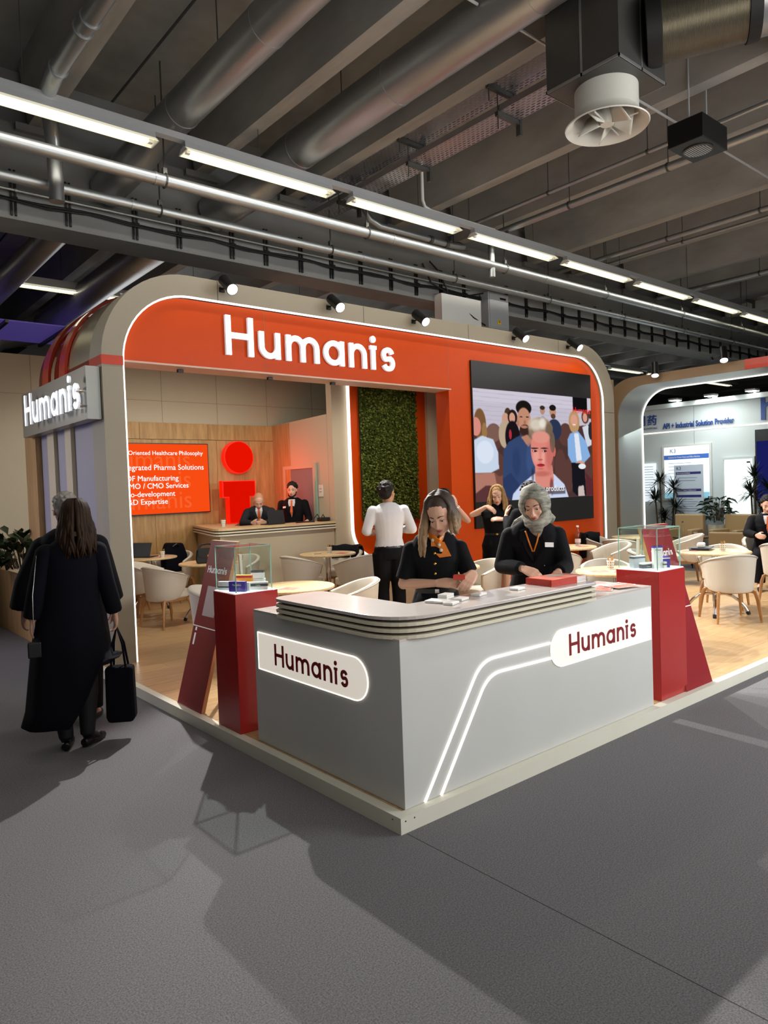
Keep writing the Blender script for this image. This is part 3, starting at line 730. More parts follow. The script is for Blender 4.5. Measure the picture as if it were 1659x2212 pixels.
# ---------------------------------------------------------------- back walls
YB = 8.80; XS = 4.70
wb = struct(bx('wall_back', (-6, YB+.02, 0), (9.9, YB+.14, 3.88), M['beige2']))
b = MB()
for x in (-1.2, -.2, .62, 1.62, 2.62, 3.62, 4.62, 5.62): b.box((x, YB+.017, 0), (x+.006, YB+.021, 3.88))
b.box((-6, YB+.017, 3.30), (9.9, YB+.021, 3.306)); b.build('panel_joint', M['brown'], wb)
ww = struct(bx('wall_oak', (1.25, YB-.03, PZ), (XS, YB, 2.68), M['woodend'])); ww.name = 'trim_1'
x = .2; i = 0
for i, xx in enumerate((1.25, 2.40, 3.55)):
    x2 = min(xx+1.15, XS)
    MB().box((xx+.004, YB-.04, PZ), (x2-.004, YB-.03, 2.66)).build('panel', M['wood'], ww)
for xx in (1.25, 2.2, 3.4):
    x2 = {1.25: 2.2, 2.2: 3.4, 3.4: XS}[xx]
    MB().box((xx+.004, YB-.04, 2.667), (x2-.004, YB-.03, 2.935)).build('panel', M['wood'], ww)
bx('top_rail', (1.25, YB-.03, 2.66), (XS, YB, 2.94), M['woodend'], ww)
st = struct(MB().prism([(YB, PZ), (7.06, PZ), (7.06, 2.99), (YB, 2.94)], XS, XS+.06, 'x').build('wall_storage', M['beige2'])); st.name = 'wall_right.001'
bx('trim_2', (XS-.012, 8.2, PZ), (XS, YB, 2.945), M['woodend'], None, kind='structure')
dr = struct(bx('door_1', (XS-.006, 7.50, PZ), (XS-.001, 8.38, 2.12), M['doorgrey']))
b = MB(); b.box((XS-.02, 7.44, PZ), (XS+.0, 7.50, 2.18)); b.box((XS-.02, 8.38, PZ), (XS+.0, 8.44, 2.18)); b.box((XS-.02, 7.501, 2.12), (XS+.0, 8.379, 2.18)); b.build('door_frame', M['beige2'], dr)
bx('glass_door_edge', (XS-.05, 7.36, PZ), (XS-.02, 7.40, 2.2), M['glassedge'], dr)
t = thing('wall_panel_switch', 'small cream intercom plate on the side wall beside the door', 'switch', (XS-.02, 7.25, 1.6))
bx('plate', (XS-.02, 7.22, 1.62), (XS, 7.34, 1.82), M['plaster'], t, bevel=.004)
bx('button_strip', (XS-.023, 7.25, 1.70), (XS-.02, 7.31, 1.71), M['brown'], t); bx('button_strip', (XS-.023, 7.25, 1.75), (XS-.02, 7.31, 1.76), M['brown'], t)
# green wall bay, plane y = 6.90
gw = thing('moss_bay', 'rounded orange bay with lit white edge and a green moss panel', 'wall panel', (5.9, 6.9, PZ))
bx('beige_surround', (XS-.002, 6.905, PZ), (8.6, 7.05, 3.72), M['beige2'], gw)
def bay(x0, z0, r): return [(6.77, z0)]+arc(x0+r, z0+r, r, 270, 180, 12)+[(x0, 3.70)]
b = MB(); pl = bay(5.03, .56, .52); b.prism(pl+[(6.77, 3.70)], 6.87, 6.905, 'y'); b.build('orange_back', M['orange'], gw)
b = MB(); b.strip(bay(5.008, .538, .542), bay(5.03, .56, .52), 6.84, 6.90, 'y'); b.build('led_strip', M['led'], gw)
bx('plinth', (XS, 6.86, PZ), (8.6, 6.90, .20), M['beige2'], gw)
bx('beige_column', (6.77, 6.80, PZ), (7.12, 6.90, 3.70), M['beige2'], gw); bx('beige_column', (7.16, 6.85, PZ), (7.6, 6.90, 3.70), M['beige'], gw)
ms = thing('hanging_moss', 'tall panel of dark green preserved moss on the orange bay', 'plant', (5.8, 6.8, 1.2))
bx('backing', (5.23, 6.82, 1.19), (6.48, 6.87, 3.52), M['mossback'], ms)
b = MB(); rnd = random.Random(3)
ico_v = [(0,0,1),(.894,0,.447),(.276,.851,.447),(-.724,.526,.447),(-.724,-.526,.447),(.276,-.851,.447),(.724,.526,-.447),(-.276,.851,-.447),(-.894,0,-.447),(-.276,-.851,-.447),(.724,-.526,-.447),(0,0,-1)]
ico_f = [(0,1,2),(0,2,3),(0,3,4),(0,4,5),(0,5,1),(1,6,2),(2,7,3),(3,8,4),(4,9,5),(5,10,1),(6,7,2),(7,8,3),(8,9,4),(9,10,5),(10,6,1),(6,11,7),(7,11,8),(8,11,9),(9,11,10),(10,11,6)]
for i in range(7000):
    x = rnd.uniform(5.215, 6.495); z = rnd.uniform(1.17, 3.52); r = rnd.uniform(.012, .024); y = 6.825-rnd.uniform(0, .035)
    b.add([(x+r*p[0]*rnd.uniform(.7,1.25), y-r*abs(p[1])*1.3+.01*p[2], z+r*p[2]*rnd.uniform(.7,1.25)) for p in ico_v], ico_f, 1 if rnd.random() < .3 else 0)
b.build('moss', [M['moss'], mat('moss_light', '6f7a33', .95)], ms, kind='stuff')
# ---------------------------------------------------------------- orange information screen and the big i
t = thing('information_screen', 'bright orange wall screen listing services in white text', 'screen', (2.5, YB-.06, 1.44))
bx('bezel', (1.25, YB-.10, 1.425), (3.36, YB-.04, 2.595), M['black'], t)
bx('display', (1.265, YB-.106, 1.44), (3.345, YB-.10, 2.58), emit('orange_display', 'f24a12', 1.05), t)
ghost = emit('ghost_display', 'f2602c', 1.05); wt = emit('white_display_text', 'ffffff', 1.3)
yy = YB-.108
for (gx, gz) in ((1.55, 2.13), (1.55, 1.80), (1.55, 1.46)): text_obj('ghost_lettering', 'Humanis', .42, ghost, t, (gx, yy+.001, gz+.06), (1,0,0), (0,0,1), .0004)
for s, z, sz, bo in (('Human-Oriented Healthcare Philosophy', 2.40, .098, .0), ('Integrated Pharma Solutions', 2.155, .126, .0), ('FDF Manufacturing', 1.98, .122, .0), ('CDMO / CMO Services', 1.855, .122, .0), ('Co-development', 1.725, .122, .0), ('R&D Expertise', 1.60, .122, .0)):
    text_obj('lettering', s, sz, wt, t, ({2.40: 3.255, 2.155: 3.265, 1.98: 2.80, 1.855: 2.975, 1.725: 2.73, 1.60: 2.60}[z], yy, z), (1,0,0), (0,0,1), .0005, 'RIGHT', bo)
t = thing('disc_sign', 'round glowing red disc on the oak wall', 'sign', (3.9, YB-.1, 2.08))
MB().cyl((3.915, YB-.16, 2.36), (3.915, YB-.04, 2.36), .285, n=56).build('lit_disc', M['redglow'], t, smooth='auto')
MB().cyl((3.915, YB-.165, 2.36), (3.915, YB-.16, 2.36), .27, n=56).build('disc_face', emit('red_disc_face', 'e81200', 1.0), t)
t = thing('glowing_letter', 'glowing red upright letter stem standing on the bar', 'sign', (3.7, 8.35, 1.22))
b = MB(); b.prism([(3.49, 1.222), (3.90, 1.222), (3.90, 1.66), (4.01, 1.66), (4.01, 1.945), (3.385, 1.945), (3.385, 1.66), (3.49, 1.66)], 8.28, 8.40, 'y'); b.build('lit_body', M['redglow'], t)
b = MB(); b.prism([(3.505, 1.235), (3.885, 1.235), (3.885, 1.675), (3.995, 1.675), (3.995, 1.93), (3.40, 1.93), (3.40, 1.675), (3.505, 1.675)], 8.275, 8.28, 'y'); b.build('lit_face', emit('red_stem_face', 'e01000', .95), t)
l = area('red_letter_light', (3.9, 8.15, 1.9), (4.7, 7.9, 1.9), .5, .9, 14, (1, .08, .02))
# ---------------------------------------------------------------- bar
bar = thing('bar_counter', 'long beige bar with layered wooden top in front of the oak wall', 'bar', (3.6, 7.2, PZ))
def rl(pts, rad, n=6):
    out = []
    for i, p in enumerate(pts):
        r = rad.get(i, 0)
        if not r: out.append(p); continue
        a = Vector(pts[i-1])-Vector(p); c = Vector(pts[(i+1) % len(pts)])-Vector(p); a.normalize(); c.normalize()
        s0 = Vector(p)+a*r; s1 = Vector(p)+c*r
        for k in range(n+1):
            t = k/n; q = s0*(1-t)**2+Vector(p)*2*t*(1-t)+s1*t*t; out.append((q.x, q.y))
    return out
bp = [(2.52, 6.88), (4.69, 6.88), (4.69, 7.36), (3.2, 7.36), (3.2, 7.6), (3.95, 8.7), (3.02, 8.7)]
MB().prism([(2.62, 6.94), (4.69, 6.94), (4.69, 7.30), (3.1, 7.30), (3.1, 7.6), (3.85, 8.7), (3.10, 8.7)], PZ, 1.10, 'z').build('body', M['beige2'], bar)
for k, (z0, z1) in enumerate(((1.10, 1.122), (1.140, 1.162), (1.180, 1.215))):
    MB().prism(rl(bp, {0: .25}), z0, z1, 'z').build('top_layer', M['tabletop'] if k == 2 else M['plyband'], bar)
    if k < 2: MB().prism(rl([(p[0]+.03 if p[0] < 3 else p[0], p[1]+.03 if p[1] < 7 else p[1]) for p in bp], {0: .2}), z1, z1+.018, 'z').build('shadow_gap', M['darkgap'], bar)
# ---------------------------------------------------------------- reception counter
ct = thing('reception_counter', 'grey corner reception counter with lit signs and layered top', 'counter', (1.2, .5, PZ))
cb = [(.066, .042), (2.475, .042), (2.475, .485), (.50, .485), (.50, 1.505), (.066, 1.505)]
MB().prism(cb, PZ+.002, .940, 'z').build('body', M['counter'], ct, bevel=.002)
MB().prism(cb, .940, .955, 'z').build('worktop', M['countertop'], ct)
bp = [(.012, -.012), (1.735, -.012), (1.735, .31), (.395, .33), (.395, 1.20), (.012, 1.20)]
def inset(d): return [(.012+d, -.012+d), (1.735-d, -.012+d), (1.735-d, .31), (.395, .33), (.395, 1.20-d), (.012+d, 1.20-d)]
rad = {0: .30, 5: .12, 4: .10, 1: .04}
zz = .950
for k in range(4):
    MB().prism(rl(inset(0), rad, 10), zz, zz+.0185, 'z').build('top_layer', M['countertop'] if k == 3 else M['plyband'], ct, bevel=.002)
    zz += .0185
    if k < 3: MB().prism(rl(inset(.03), {0: .27, 5: .1, 4: .08}, 10), zz, zz+.0145, 'z').build('shadow_gap', M['darkgap'], ct); zz += .0145
CT = zz
def pill(x0, x1, z0, z1, side):
    r = (z1-z0)/2; zc = (z0+z1)/2
    if side == 'l': return arc(x0+r, zc, r, 270, 90, 14)+[(x1, z1), (x1, z0)]
    return [(x0, z0)]+arc(x1-r, zc, r, -90, 90, 14)+[(x0, z1)]
s1 = MB().prism(pill(1.285, 2.45, .571, .805, 'l'), .036, .042, 'y').build('lit_sign', M['signglow'], ct)
MB().strip(pill(1.285, 2.45, .571, .805, 'l'), pill(1.291, 2.444, .577, .799, 'l'), .034, .037, 'y', closed=True).build('sign_edge_glow', M['ledsoft'], ct)
wordmark(ct, (1.472, .0355, .626), (1,0,0), (0,0,1), .1375, .003, M['maroon_text'])
P2 = [(y, z) for y, z in pill(.30, 1.452, .570, .816, 'l')]
MB().prism(P2, .060, .066, 'x').build('lit_sign', M['signglow'], ct)
MB().strip(P2, pill(.306, 1.446, .576, .810, 'l'), .058, .061, 'x', closed=True).build('sign_edge_glow', M['ledsoft'], ct)
wordmark(ct, (.0595, 1.243, .629), (0,-1,0), (0,0,1), .136, .003, M['maroon_text'])
# (left pill is drawn on y, reading right to left)
def ledline(p):
    q = rl(p, {1: .11}, 8); A = []; B_ = []
    A, B_ = _path(q, .013)
    MB().strip(A, B_, .034, .042, 'y').build('led_line', M['led'], ct)
ledline([(1.285, .737), (.66, .741), (.200, PZ+.003)]); ledline([(1.289, .643), (.715, .655), (.318, PZ+.003)])
# ---------------------------------------------------------------- red podiums with glass cases
def podium(x0, x1, y0, y1, zt, gl, lab, glab):
    t = thing('display_podium', lab, 'podium', ((x0+x1)/2, (y0+y1)/2, PZ))
    bx('body', (x0, y0, PZ), (x1, y1, zt-.006), M['red'], t, bevel=.003)
    bx('lit_top', (x0+.008, y0+.008, zt-.006), (x1-.008, y1-.008, zt), M['whiteglow'], t)
    x0, x1, y0, y1 = gl; h = zt+.305; e = .006
    t = thing('glass_case', glab, 'display case', ((x0+x1)/2, (y0+y1)/2, zt))
    zz = zt+.001
    for a, c in (((x0,y0,zz),(x1,y0+e,h)), ((x0,y1-e,zz),(x1,y1,h)), ((x0,y0+e,zz),(x0+e,y1-e,h)), ((x1-e,y0+e,zz),(x1,y1-e,h)), ((x0,y0,h),(x1,y1,h+e))):
        bx('glass_pane', a, c, M['glass'], t)
    b = MB()
    for xx in (x0, x1):
        for yy in (y0, y1): b.box((xx-.003, yy-.003, zz), (xx+.003, yy+.003, h+e))
    for yy in (y0, y1): b.box((x0, yy-.003, h+.001), (x1, yy+.003, h+e+.001))
    for xx in (x0, x1): b.box((xx-.003, y0, h+.001), (xx+.003, y1, h+e+.001))
    b.build('glass_edges', M['glassedge'], t)
    area('case_light', ((x0+x1)/2, (y0+y1)/2, h-.01), ((x0+x1)/2, (y0+y1)/2, 0), .2, .02, 1.5)
PT = 1.045
podium(.03, .365, 1.68, 2.0, PT, (.05, .33, 1.70, 1.985), 'red display podium left of the reception counter', 'glass case with medicine cartons left of the counter')
podium(2.60, 2.985, .05, .40, PT, (2.62, 2.95, .07, .385), 'red display podium right of the reception counter', 'glass case with medicine cartons right of the counter')
def carton(lab, x, y, sx, sy, sz, rz, m, band, z=PT, stripe=None, txt=None, tm=None):
    t = thing('medicine_carton', lab, 'carton', (x, y, z+.0015), rz)
    MB().box((-sx/2, -sy/2, 0), (sx/2, sy/2, sz)).build('box', m, t, local=True, bevel=.001)
    if band: MB().box((-sx/2-.0005, -sy/2-.0005, sz*band[0]), (sx/2+.0005, sy/2+.0005, sz*band[1])).build('colour_band', band[2], t, local=True)
    if txt:
        o = text_obj('print', txt, min(sz*.24, sx*.2), tm, None, (0,0,0), (1,0,0), (0,0,1), .0003, 'CENTER'); o.parent = t; o.location = (0, -sy/2-.001, sz*(.58 if not stripe else stripe))
    return t
R_ = math.radians
vz = -.75   # cartons turned towards the aisle corner
carton('white carton with grey stripes at the front left of the left case', .09, 1.90, .13, .03, .06, -1.0, M['badge'], (.3,.45,M['greybox']))
carton('purple carton with a yellow swirl in the left case', .10, 1.765, .125, .03, .07, -1.0, M['purplebox'], None, txt='Pantactive', tm=M['badge'])
carton('amber carton standing behind the purple one in the left case', .19, 1.84, .12, .03, .10, -.9, M['orangebox'], (.8,.95,M['redvinyl']))
carton('small white carton with black lid band on top row in the left case', .28, 1.80, .09, .04, .055, -.8, M['badge'], (.75,1.0,M['greybox']), z=PT+.07)
carton('white carton used as riser under the black banded one in the left case', .28, 1.80, .10, .05, .068, -.8, M['badge'], None)
carton('white carton with a dark and pink band at right of the left case', .24, 1.725, .13, .03, .055, -.75, M['badge'], (.45,.8,M['greybox']), txt='Cefdix', tm=M['badge'], stripe=.52)
carton('tall narrow white pack beside the purple carton in the left case', .16, 1.735, .03, .03, .06, -.8, M['badge'], None)
carton('low dark banded carton at left of the right case', 2.70, .20, .11, .04, .045, -.35, M['badge'], (.1,.75,M['greybox']), txt='Cefacyte', tm=M['badge'], stripe=.3)
carton('grey riser carton behind the low dark one in the right case', 2.72, .29, .11, .05, .09, -.3, mat('pale_carton', 'a7abb0', .5), (.8,.93,M['greybox']))
carton('tall white carton with purple top band in the right case', 2.745, .14, .075, .03, .17, -.45, M['badge'], (.92,1.0,M['purplebox']), txt='Ambrex', tm=M['greybox'], stripe=.80)
carton('small purple carton in the right case', 2.83, .12, .055, .03, .085, -.6, M['purplebox'], (.8,.9,M['badge']))
carton('small white carton with black letter in the right case', 2.78, .10, .025, .02, .05, -.5, M['badge'], (.5,.7,M['greybox']))
carton('low white pack at the right end of the right case', 2.90, .16, .06, .03, .035, -.4, M['badge'], None)
# leaning boards
def aboard(lab, ax, u0, u1, base):
    t = thing('aframe_board', lab, 'board', ((base, (u0+u1)/2, PZ) if ax == 'x' else ((u0+u1)/2, base, PZ)))
    k = .28; H = 1.265; th = .03
    def P(u, h, d):   # h along z, d depth behind the face
        o = base+k*h+d
        return (o, u, PZ+h) if ax == 'x' else (u, o, PZ+h)
    def slab(u0, u1, h0, h1, d0, d1, nm, m):
        vs = [P(u0,h0,d0),P(u1,h0,d0),P(u1,h1,d0),P(u0,h1,d0),P(u0,h0,d1),P(u1,h0,d1),P(u1,h1,d1),P(u0,h1,d1)]
        return MB().add(vs, [(0,1,2,3),(7,6,5,4),(0,4,5,1),(1,5,6,2),(2,6,7,3),(3,7,4,0)]).build(nm, m, t)
    slab(u0, u1, 0, H, 0, th, 'core_board', M['woodend']); slab(u0, u1, .0, H, -.004, 0, 'red_face', M['maroon'])
    slab(u0, u1, H*.47, H*.475, -.006, -.004, 'white_line', M['whiteprint'])
    b = MB()
    for u in (u0+.01, u1-.03):
        vs = []
        for h, d in ((0, .42), (H*.92, .05)): vs += [P(u, h, d-(k*0)), P(u+.02, h, d), P(u+.02, h, d+.02), P(u, h, d+.02)]
        b.add(vs, [(0,1,2,3),(4,7,6,5),(0,4,5,1),(1,5,6,2),(2,6,7,3),(3,7,4,0)])
    b.build('rear_strut', M['plaster'], t)
    sgn = -1 if ax == 'x' else 1
    xd = Vector((0,-1,0)) if ax == 'x' else Vector((1,0,0)); yd = (Vector((k,0,1)) if ax == 'x' else Vector((0,k,1))).normalized()
    us = (u1-.05) if ax == 'x' else (u0+.05); w_ = (u1-u0-.10)
    n0 = len(bpy.data.objects)
    org = Vector(P(us, H*.80, -.0045)); wordmark(t, org, xd, yd, w_/5.67, .0015, M['whiteprint'])
    # plain pale code plate (left blank) and the lone small i
    um = (u0+u1)/2; slab(um-.10, um+.10, H*.54, H*.72, -.006, -.004, 'pale_plate', mat('pale_print', 'b9a4a4', .5))
    for c_, h0, h1 in ((0, .50, .515), (0, .52, .53)): pass
    ui = u1-.06 if ax == 'x' else u0+.06
    slab(ui-.012, ui+.012, H*.36, H*.43, -.006, -.004, 'small_letter', M['whiteprint']); slab(ui-.012, ui+.012, H*.445, H*.465, -.006, -.004, 'small_letter', M['whiteprint'])
aboard('leaning dark red sign board beside the left podium', 'x', 2.31, 2.73, .045)
aboard('leaning red sign board beside the right podium', 'y', 2.95, 3.365, .04)
# =================================================================== video picture (flat picture on the screen)
def picture():
    nx, ny = 330, 186
    gx, gy = np.meshgrid((np.arange(nx+1))/nx, (np.arange(ny+1))/ny)   # u right, v down
    img = np.zeros((ny+1, nx+1, 3))
    def cv(X, Y):
        u = (X-447)/(1383-447); top = 519+75*u; bot = 1412-50*u
        return u, (Y-top)/(bot-top)
    def col(h): return np.array([int(h[i:i+2], 16)/255 for i in (0, 2, 4)])
    def blend(mask, h, a=1): img[:] = img*(1-mask[..., None]*a)+col(h)*mask[..., None]*a
    def E_(X, Y, rx, ry, h, soft=.10, a=1, rot=0):
        u, v = cv(X, Y); dx = (gx-u)*936; dy = (gy-v)*880
        if rot: c_, s_ = math.cos(rot), math.sin(rot); dx, dy = dx*c_+dy*s_, -dx*s_+dy*c_
        d = np.sqrt((dx/rx)**2+(dy/ry)**2); blend(np.clip((1-d)/soft+.5, 0, 1), h, a)
    def P_(pts, h, a=1):
        q = [cv(*p) for p in pts]; ins = np.zeros(gx.shape, bool); n = len(q)
        for i in range(n):
            x1, y1 = q[i]; x2, y2 = q[(i+1) % n]
            c1 = (y1 > gy) != (y2 > gy)
            with np.errstate(divide='ignore', invalid='ignore'): xi = (x2-x1)*(gy-y1)/((y2-y1) if y2 != y1 else 1e-9)+x1
            ins ^= c1 & (gx < xi)
        m = ins.astype(float)
        m = (m+np.roll(m,1,0)+np.roll(m,-1,0)+np.roll(m,1,1)+np.roll(m,-1,1))/5
        blend(m, h, a)
    img[:] = col('c3bccb'); img[gy < .12] = col('ccc6d4')
    for k in range(9): blend(((np.abs(gy-.04*k-.03-.02*gx) < .004)).astype(float), 'b4adbf', .6)
    P_([(440,840),(700,850),(1000,840),(1390,800),(1390,1420),(440,1420)], '4a3432')
    P_([(440,1180),(640,1180),(640,1420),(440,1420)], '7c5044')
    for X, Y, rx, ry in ((585,900,60,105),(1150,880,60,100),(1345,1130,60,130),(620,1120,40,90),(1100,1150,50,170),(1170,1200,40,150)): E_(X, Y, rx, ry, '5c3c36')
    E_(585, 870, 50, 70, '7b5b50')
    # far couple, far men
    E_(690, 720, 24, 50, '4a3428'); E_(672, 760, 26, 50, 'c89a84'); E_(665, 880, 45, 110, 'b9a48c'); E_(725, 745, 36, 62, '2a1c18'); E_(722, 750, 22, 42, 'd09a86'); E_(722, 900, 55, 130, '1a1418'); E_(705, 880, 10, 40, 'b03040')
    E_(960, 690, 20, 34, 'b58a74'); E_(960, 668, 21, 18, '3a2a24'); E_(962, 790, 30, 60, '8a8894')
    E_(1045, 700, 27, 46, 'b98a72'); E_(1045, 668, 28, 26, '1c1614'); E_(1055, 840, 60, 90, '2c3550'); E_(1048, 735, 20, 22, '5a3c30')
    # left woman
    E_(490, 800, 42, 120, '7a5636'); E_(462, 820, 34, 72, 'd88a80'); E_(520, 860, 18, 70, '9a7448'); P_([(440,930),(500,890),(580,920),(612,1020),(615,1150),(560,1180),(440,1185)], 'c7d3e6'); E_(520,1020,60,90,'d8e2f0'); P_([(440,1190),(580,1180),(600,1300),(500,1350),(440,1370)], 'b07868'); P_([(520,1280),(700,1300),(700,1420),(440,1420),(440,1350)], '5a3436')
    # man in blue
    E_(812, 672, 60, 62, '1b1614'); E_(812, 765, 52, 100, 'c08a70'); E_(765, 790, 10, 26, 'b07a62'); E_(818, 845, 42, 46, '3a2620'); E_(812, 820, 26, 12, 'b07a68')
    E_(790, 742, 12, 5, '2a1a16'); E_(838, 742, 12, 5, '2a1a16'); E_(818, 785, 9, 20, 'a87058')
    P_([(745,905),(790,880),(830,940),(880,910),(905,1000),(900,1400),(700,1400),(640,1290),(650,1010),(690,940)], '34466e'); P_([(640,1230),(700,1180),(800,1330),(700,1400),(640,1340)], '2a3a60')
    P_([(785,900),(835,880),(880,930),(840,980)], 'b5806a'); E_(745,1100,30,110,'2b3b60',.6,.7); E_(850,1080,30,120,'3f5584',.6,.7)
    # right women
    E_(1330, 740, 34, 60, '5a4034'); E_(1328, 745, 20, 40, 'd69a88'); P_([(1300,820),(1350,800),(1385,850),(1385,960),(1340,980)], 'd0d4de'); E_(1375, 720, 18, 40, '4a342c'); E_(1378, 850, 22, 80, '2a2a34')
    E_(1228, 780, 48, 100, 'b89468'); E_(1228, 768, 30, 54, 'd89c86'); E_(1228, 800, 14, 5, 'f0e4e0'); P_([(1190,870),(1260,850),(1330,930),(1368,1050),(1300,1110),(1200,1110),(1165,1040),(1165,920)], '86aede'); P_([(1225,870),(1265,870),(1290,1080),(1240,1090)], 'dfe4ee'); E_(1275,1110,40,26,'d6a088')
    P_([(1195,1100),(1310,1110),(1320,1360),(1240,1365),(1200,1330)], '16161c'); E_(1290,1130,34,24,'e8ecf2'); P_([(1250,1290),(1300,1280),(1308,1362),(1248,1366)], 'c9b8b4')
    P_([(1320,1180),(1385,1240),(1385,1365),(1325,1360)], '5a2a30')
    # main woman
    P_([(700,1415),(712,1350),(780,1270),(880,1190),(1040,1190),(1130,1275),(1168,1390)], 'c9d3ee'); P_([(880,1190),(960,1320),(1040,1190),(1010,1320),(960,1400),(900,1330)], 'e6dfe8')
    P_([(890,1120),(1030,1120),(1040,1240),(990,1370),(935,1370),(885,1240)], 'd98a7c'); E_(1020, 1290, 16, 70, '6a3030', .5, .7)
    E_(950, 1000, 92, 190, 'dc8478', .06); E_(1046, 1010, 15, 48, 'cf6a60'); E_(1035,940,22,90,'6e5c4c')
    E_(940, 830, 98, 92, 'a08a76', .15); E_(905, 800, 55, 50, 'd8cdbc', .7, .9); E_(960, 790, 26, 46, 'f0eade', .8, .8); E_(1010, 850, 28, 70, '6a5644', .5, .8); E_(865, 880, 22, 40, '8a7462', .5, .8)
    E_(942, 900, 72, 50, 'dd9384', .25); E_(900, 1050, 26, 60, 'eba99b', .9, .7); E_(955, 1060, 14, 60, 'e9a89a', .8, .8)
    for X, dx in ((888, 0), (968, 0)):
        E_(X, 988, 30, 7, '3e2620', .4); E_(X+2, 1010, 20, 8, '3a2a2a', .3); E_(X+2, 1011, 7, 7, '141418', .3); E_(X-8, 1010, 5, 4, 'd8d0d4', .4)
    E_(932, 1078, 20, 7, 'b85a50', .5); E_(935, 1122, 32, 13, 'b32a3a', .25); E_(938, 1118, 22, 4, '701820', .4); E_(935, 1150, 26, 8, 'c8705f', .8)
    E_(1010, 1060, 30, 110, 'b8605a', .9, .6); E_(945, 1190, 60, 22, 'b0584e', .8, .6); E_(868, 1200, 10, 60, '2a2224', .6, .5)
    P_([(772,1302),(1135,1297),(1135,1348),(772,1356)], '56525c', .85)
    P_([(1220,500),(1400,500),(1400,592),(1350,590),(1350,697),(1220,690)], '101012'); P_([(1350,590),(1385,592),(1385,690),(1350,690)], 'c9c4cc')
    # mesh
    lin_ = np.where(img <= .04045, img/12.92, ((img+.055)/1.055)**2.4)
    vs = [(0, 0, 0)]*((nx+1)*(ny+1))
    X0_, X1_, Z0_, Z1_ = 5.395, 8.315, 1.475, 3.125
    xs = X0_+gx*(X1_-X0_); zs = Z1_-gy*(Z1_-Z0_)
    co = np.stack([xs, np.full_like(xs, YF+.0385), zs], -1).reshape(-1, 3)
    i = np.arange(ny)[:, None]*(nx+1)+np.arange(nx)[None, :]; i = i.ravel()
    fa = np.stack([i, i+nx+1, i+nx+2, i+1], -1)
    me = bpy.data.meshes.new('picture'); me.from_pydata((co-np.array(sw.location)).tolist(), [], fa.tolist())
    at = me.color_attributes.new('Col', 'FLOAT_COLOR', 'POINT')
    at.data.foreach_set('color', np.concatenate([lin_.reshape(-1, 3), np.ones(((nx+1)*(ny+1), 1))], 1).ravel())
    me.materials.append(attr_emit('video_picture', 1.0))
    o = bpy.data.objects.new('picture', me); C.objects.link(o); o.parent = sw
picture()
text_obj('caption', 'for our products', .135, emit('caption_white', 'ffffff', 1), sw, (7.52, YF+.037, 1.585), (1,0,0), (0,0,1), .0003, 'RIGHT')
text_obj('wordmark', 'Humanis', .145, emit('red_wordmark', 'f03030', 1.1), sw, (7.79, YF+.037, 2.86), (1,0,0), (0,0,1), .0003)
bx('lower_blank', (5.385, YF+.038, 1.095), (8.325, YF+.04, 1.47), M['screenblack'], sw)

# =================================================================== right-hand arch and the neighbouring stand
ra = thing('side_arch', 'brown arch with silver inside and lit edge right of the stand front', 'stand', (9.9, 2.8, PZ))
def yarch(y0, y1, zt, r, z0=PZ, n=12):
    return [(y0, z0)]+[(a, c) for a, c in arc(y0+r, zt-r, r, 180, 90, n)]+[(a, c) for a, c in arc(y1-r, zt-r, r, 90, 0, n)]+[(y1, z0)]
XA, XB = 9.5, 10.35
MB().strip(yarch(1.05, 4.95, 3.56, .65), yarch(1.42, 4.64, 3.40, .55), XA, XA+.03, 'x').build('brown_face', M['brown'], ra, smooth='auto')
MB().strip(yarch(1.38, 4.68, 3.43, .58), yarch(1.42, 4.64, 3.40, .55), XA+.03, XB, 'x').build('silver_reveal', M['silver'], ra, smooth='auto')
MB().strip(yarch(1.42, 4.64, 3.40, .55), yarch(1.44, 4.62, 3.38, .53), XB-.015, XB, 'x').build('led_strip', M['led'], ra)
MB().strip([(a, c) for a, c in arc(1.7, 2.91, .652, 180, 95, 10)]+[(2.36, 3.562)], [(a, c) for a, c in arc(1.97, 2.85, .55, 180, 95, 10)]+[(2.36, 3.402)], XA-.006, XA, 'x').build('orange_band', M['orangered'], ra)
bx('side_fin', (8.98, 4.70, PZ), (9.5, 4.95, 3.56), M['brown'], ra)
make_spot(9.35, 3.80, 3.55, 8.0, 3.0, 0, 60, 'left black spotlight on the brown side arch', size=60, vis=9)
make_spot(9.35, 2.62, 3.62, 7.6, 1.6, 0, 60, 'right black spotlight on the brown side arch', size=60, vis=9)
XW = 13.2
bw = struct(bx('wall_neighbour', (XW, -2, 0), (XW+.1, 9.0, 3.38), M['standwhite'])); bw.name = 'wall_right.002'
bx('top_moulding', (XW-.18, -2, 3.30), (XW, 9, 3.40), M['standwhite'], bw)
bx('led_line', (XW-.012, -2, 2.765), (XW, 9, 2.785), M['ledsoft'], bw)
for y in (-.5, 1.2, 2.9, 5.05, 6.6): bx('joint_line', (XW-.003, y, 0), (XW, y+.006, 3.3), M['print'], bw)
t = thing('stand_lettering', 'blue raised lettering on the white neighbouring stand wall', 'sign', (XW-.02, 4.9, 2.9))
text_obj('lettering', 'API + Industrial Solution Provider', .175, M['bluetext'], t, (XW-.03, 5.76, 2.85), (0,-1,0), (0,0,1), .008, bold=.003, xscale=.66)
for ch_, y_ in (('\u5236', 6.44), ('\u836f', 6.16)): text_obj('character', ch_, .25, M['bluetext'], t, (XW-.02, y_, 2.98), (0,-1,0), (0,0,1), .006, bold=.004)
text_obj('lettering', 'PHARMACEUTICALS', .06, M['navytext'], t, (XW-.02, 6.45, 2.87), (0,-1,0), (0,0,1), .002)
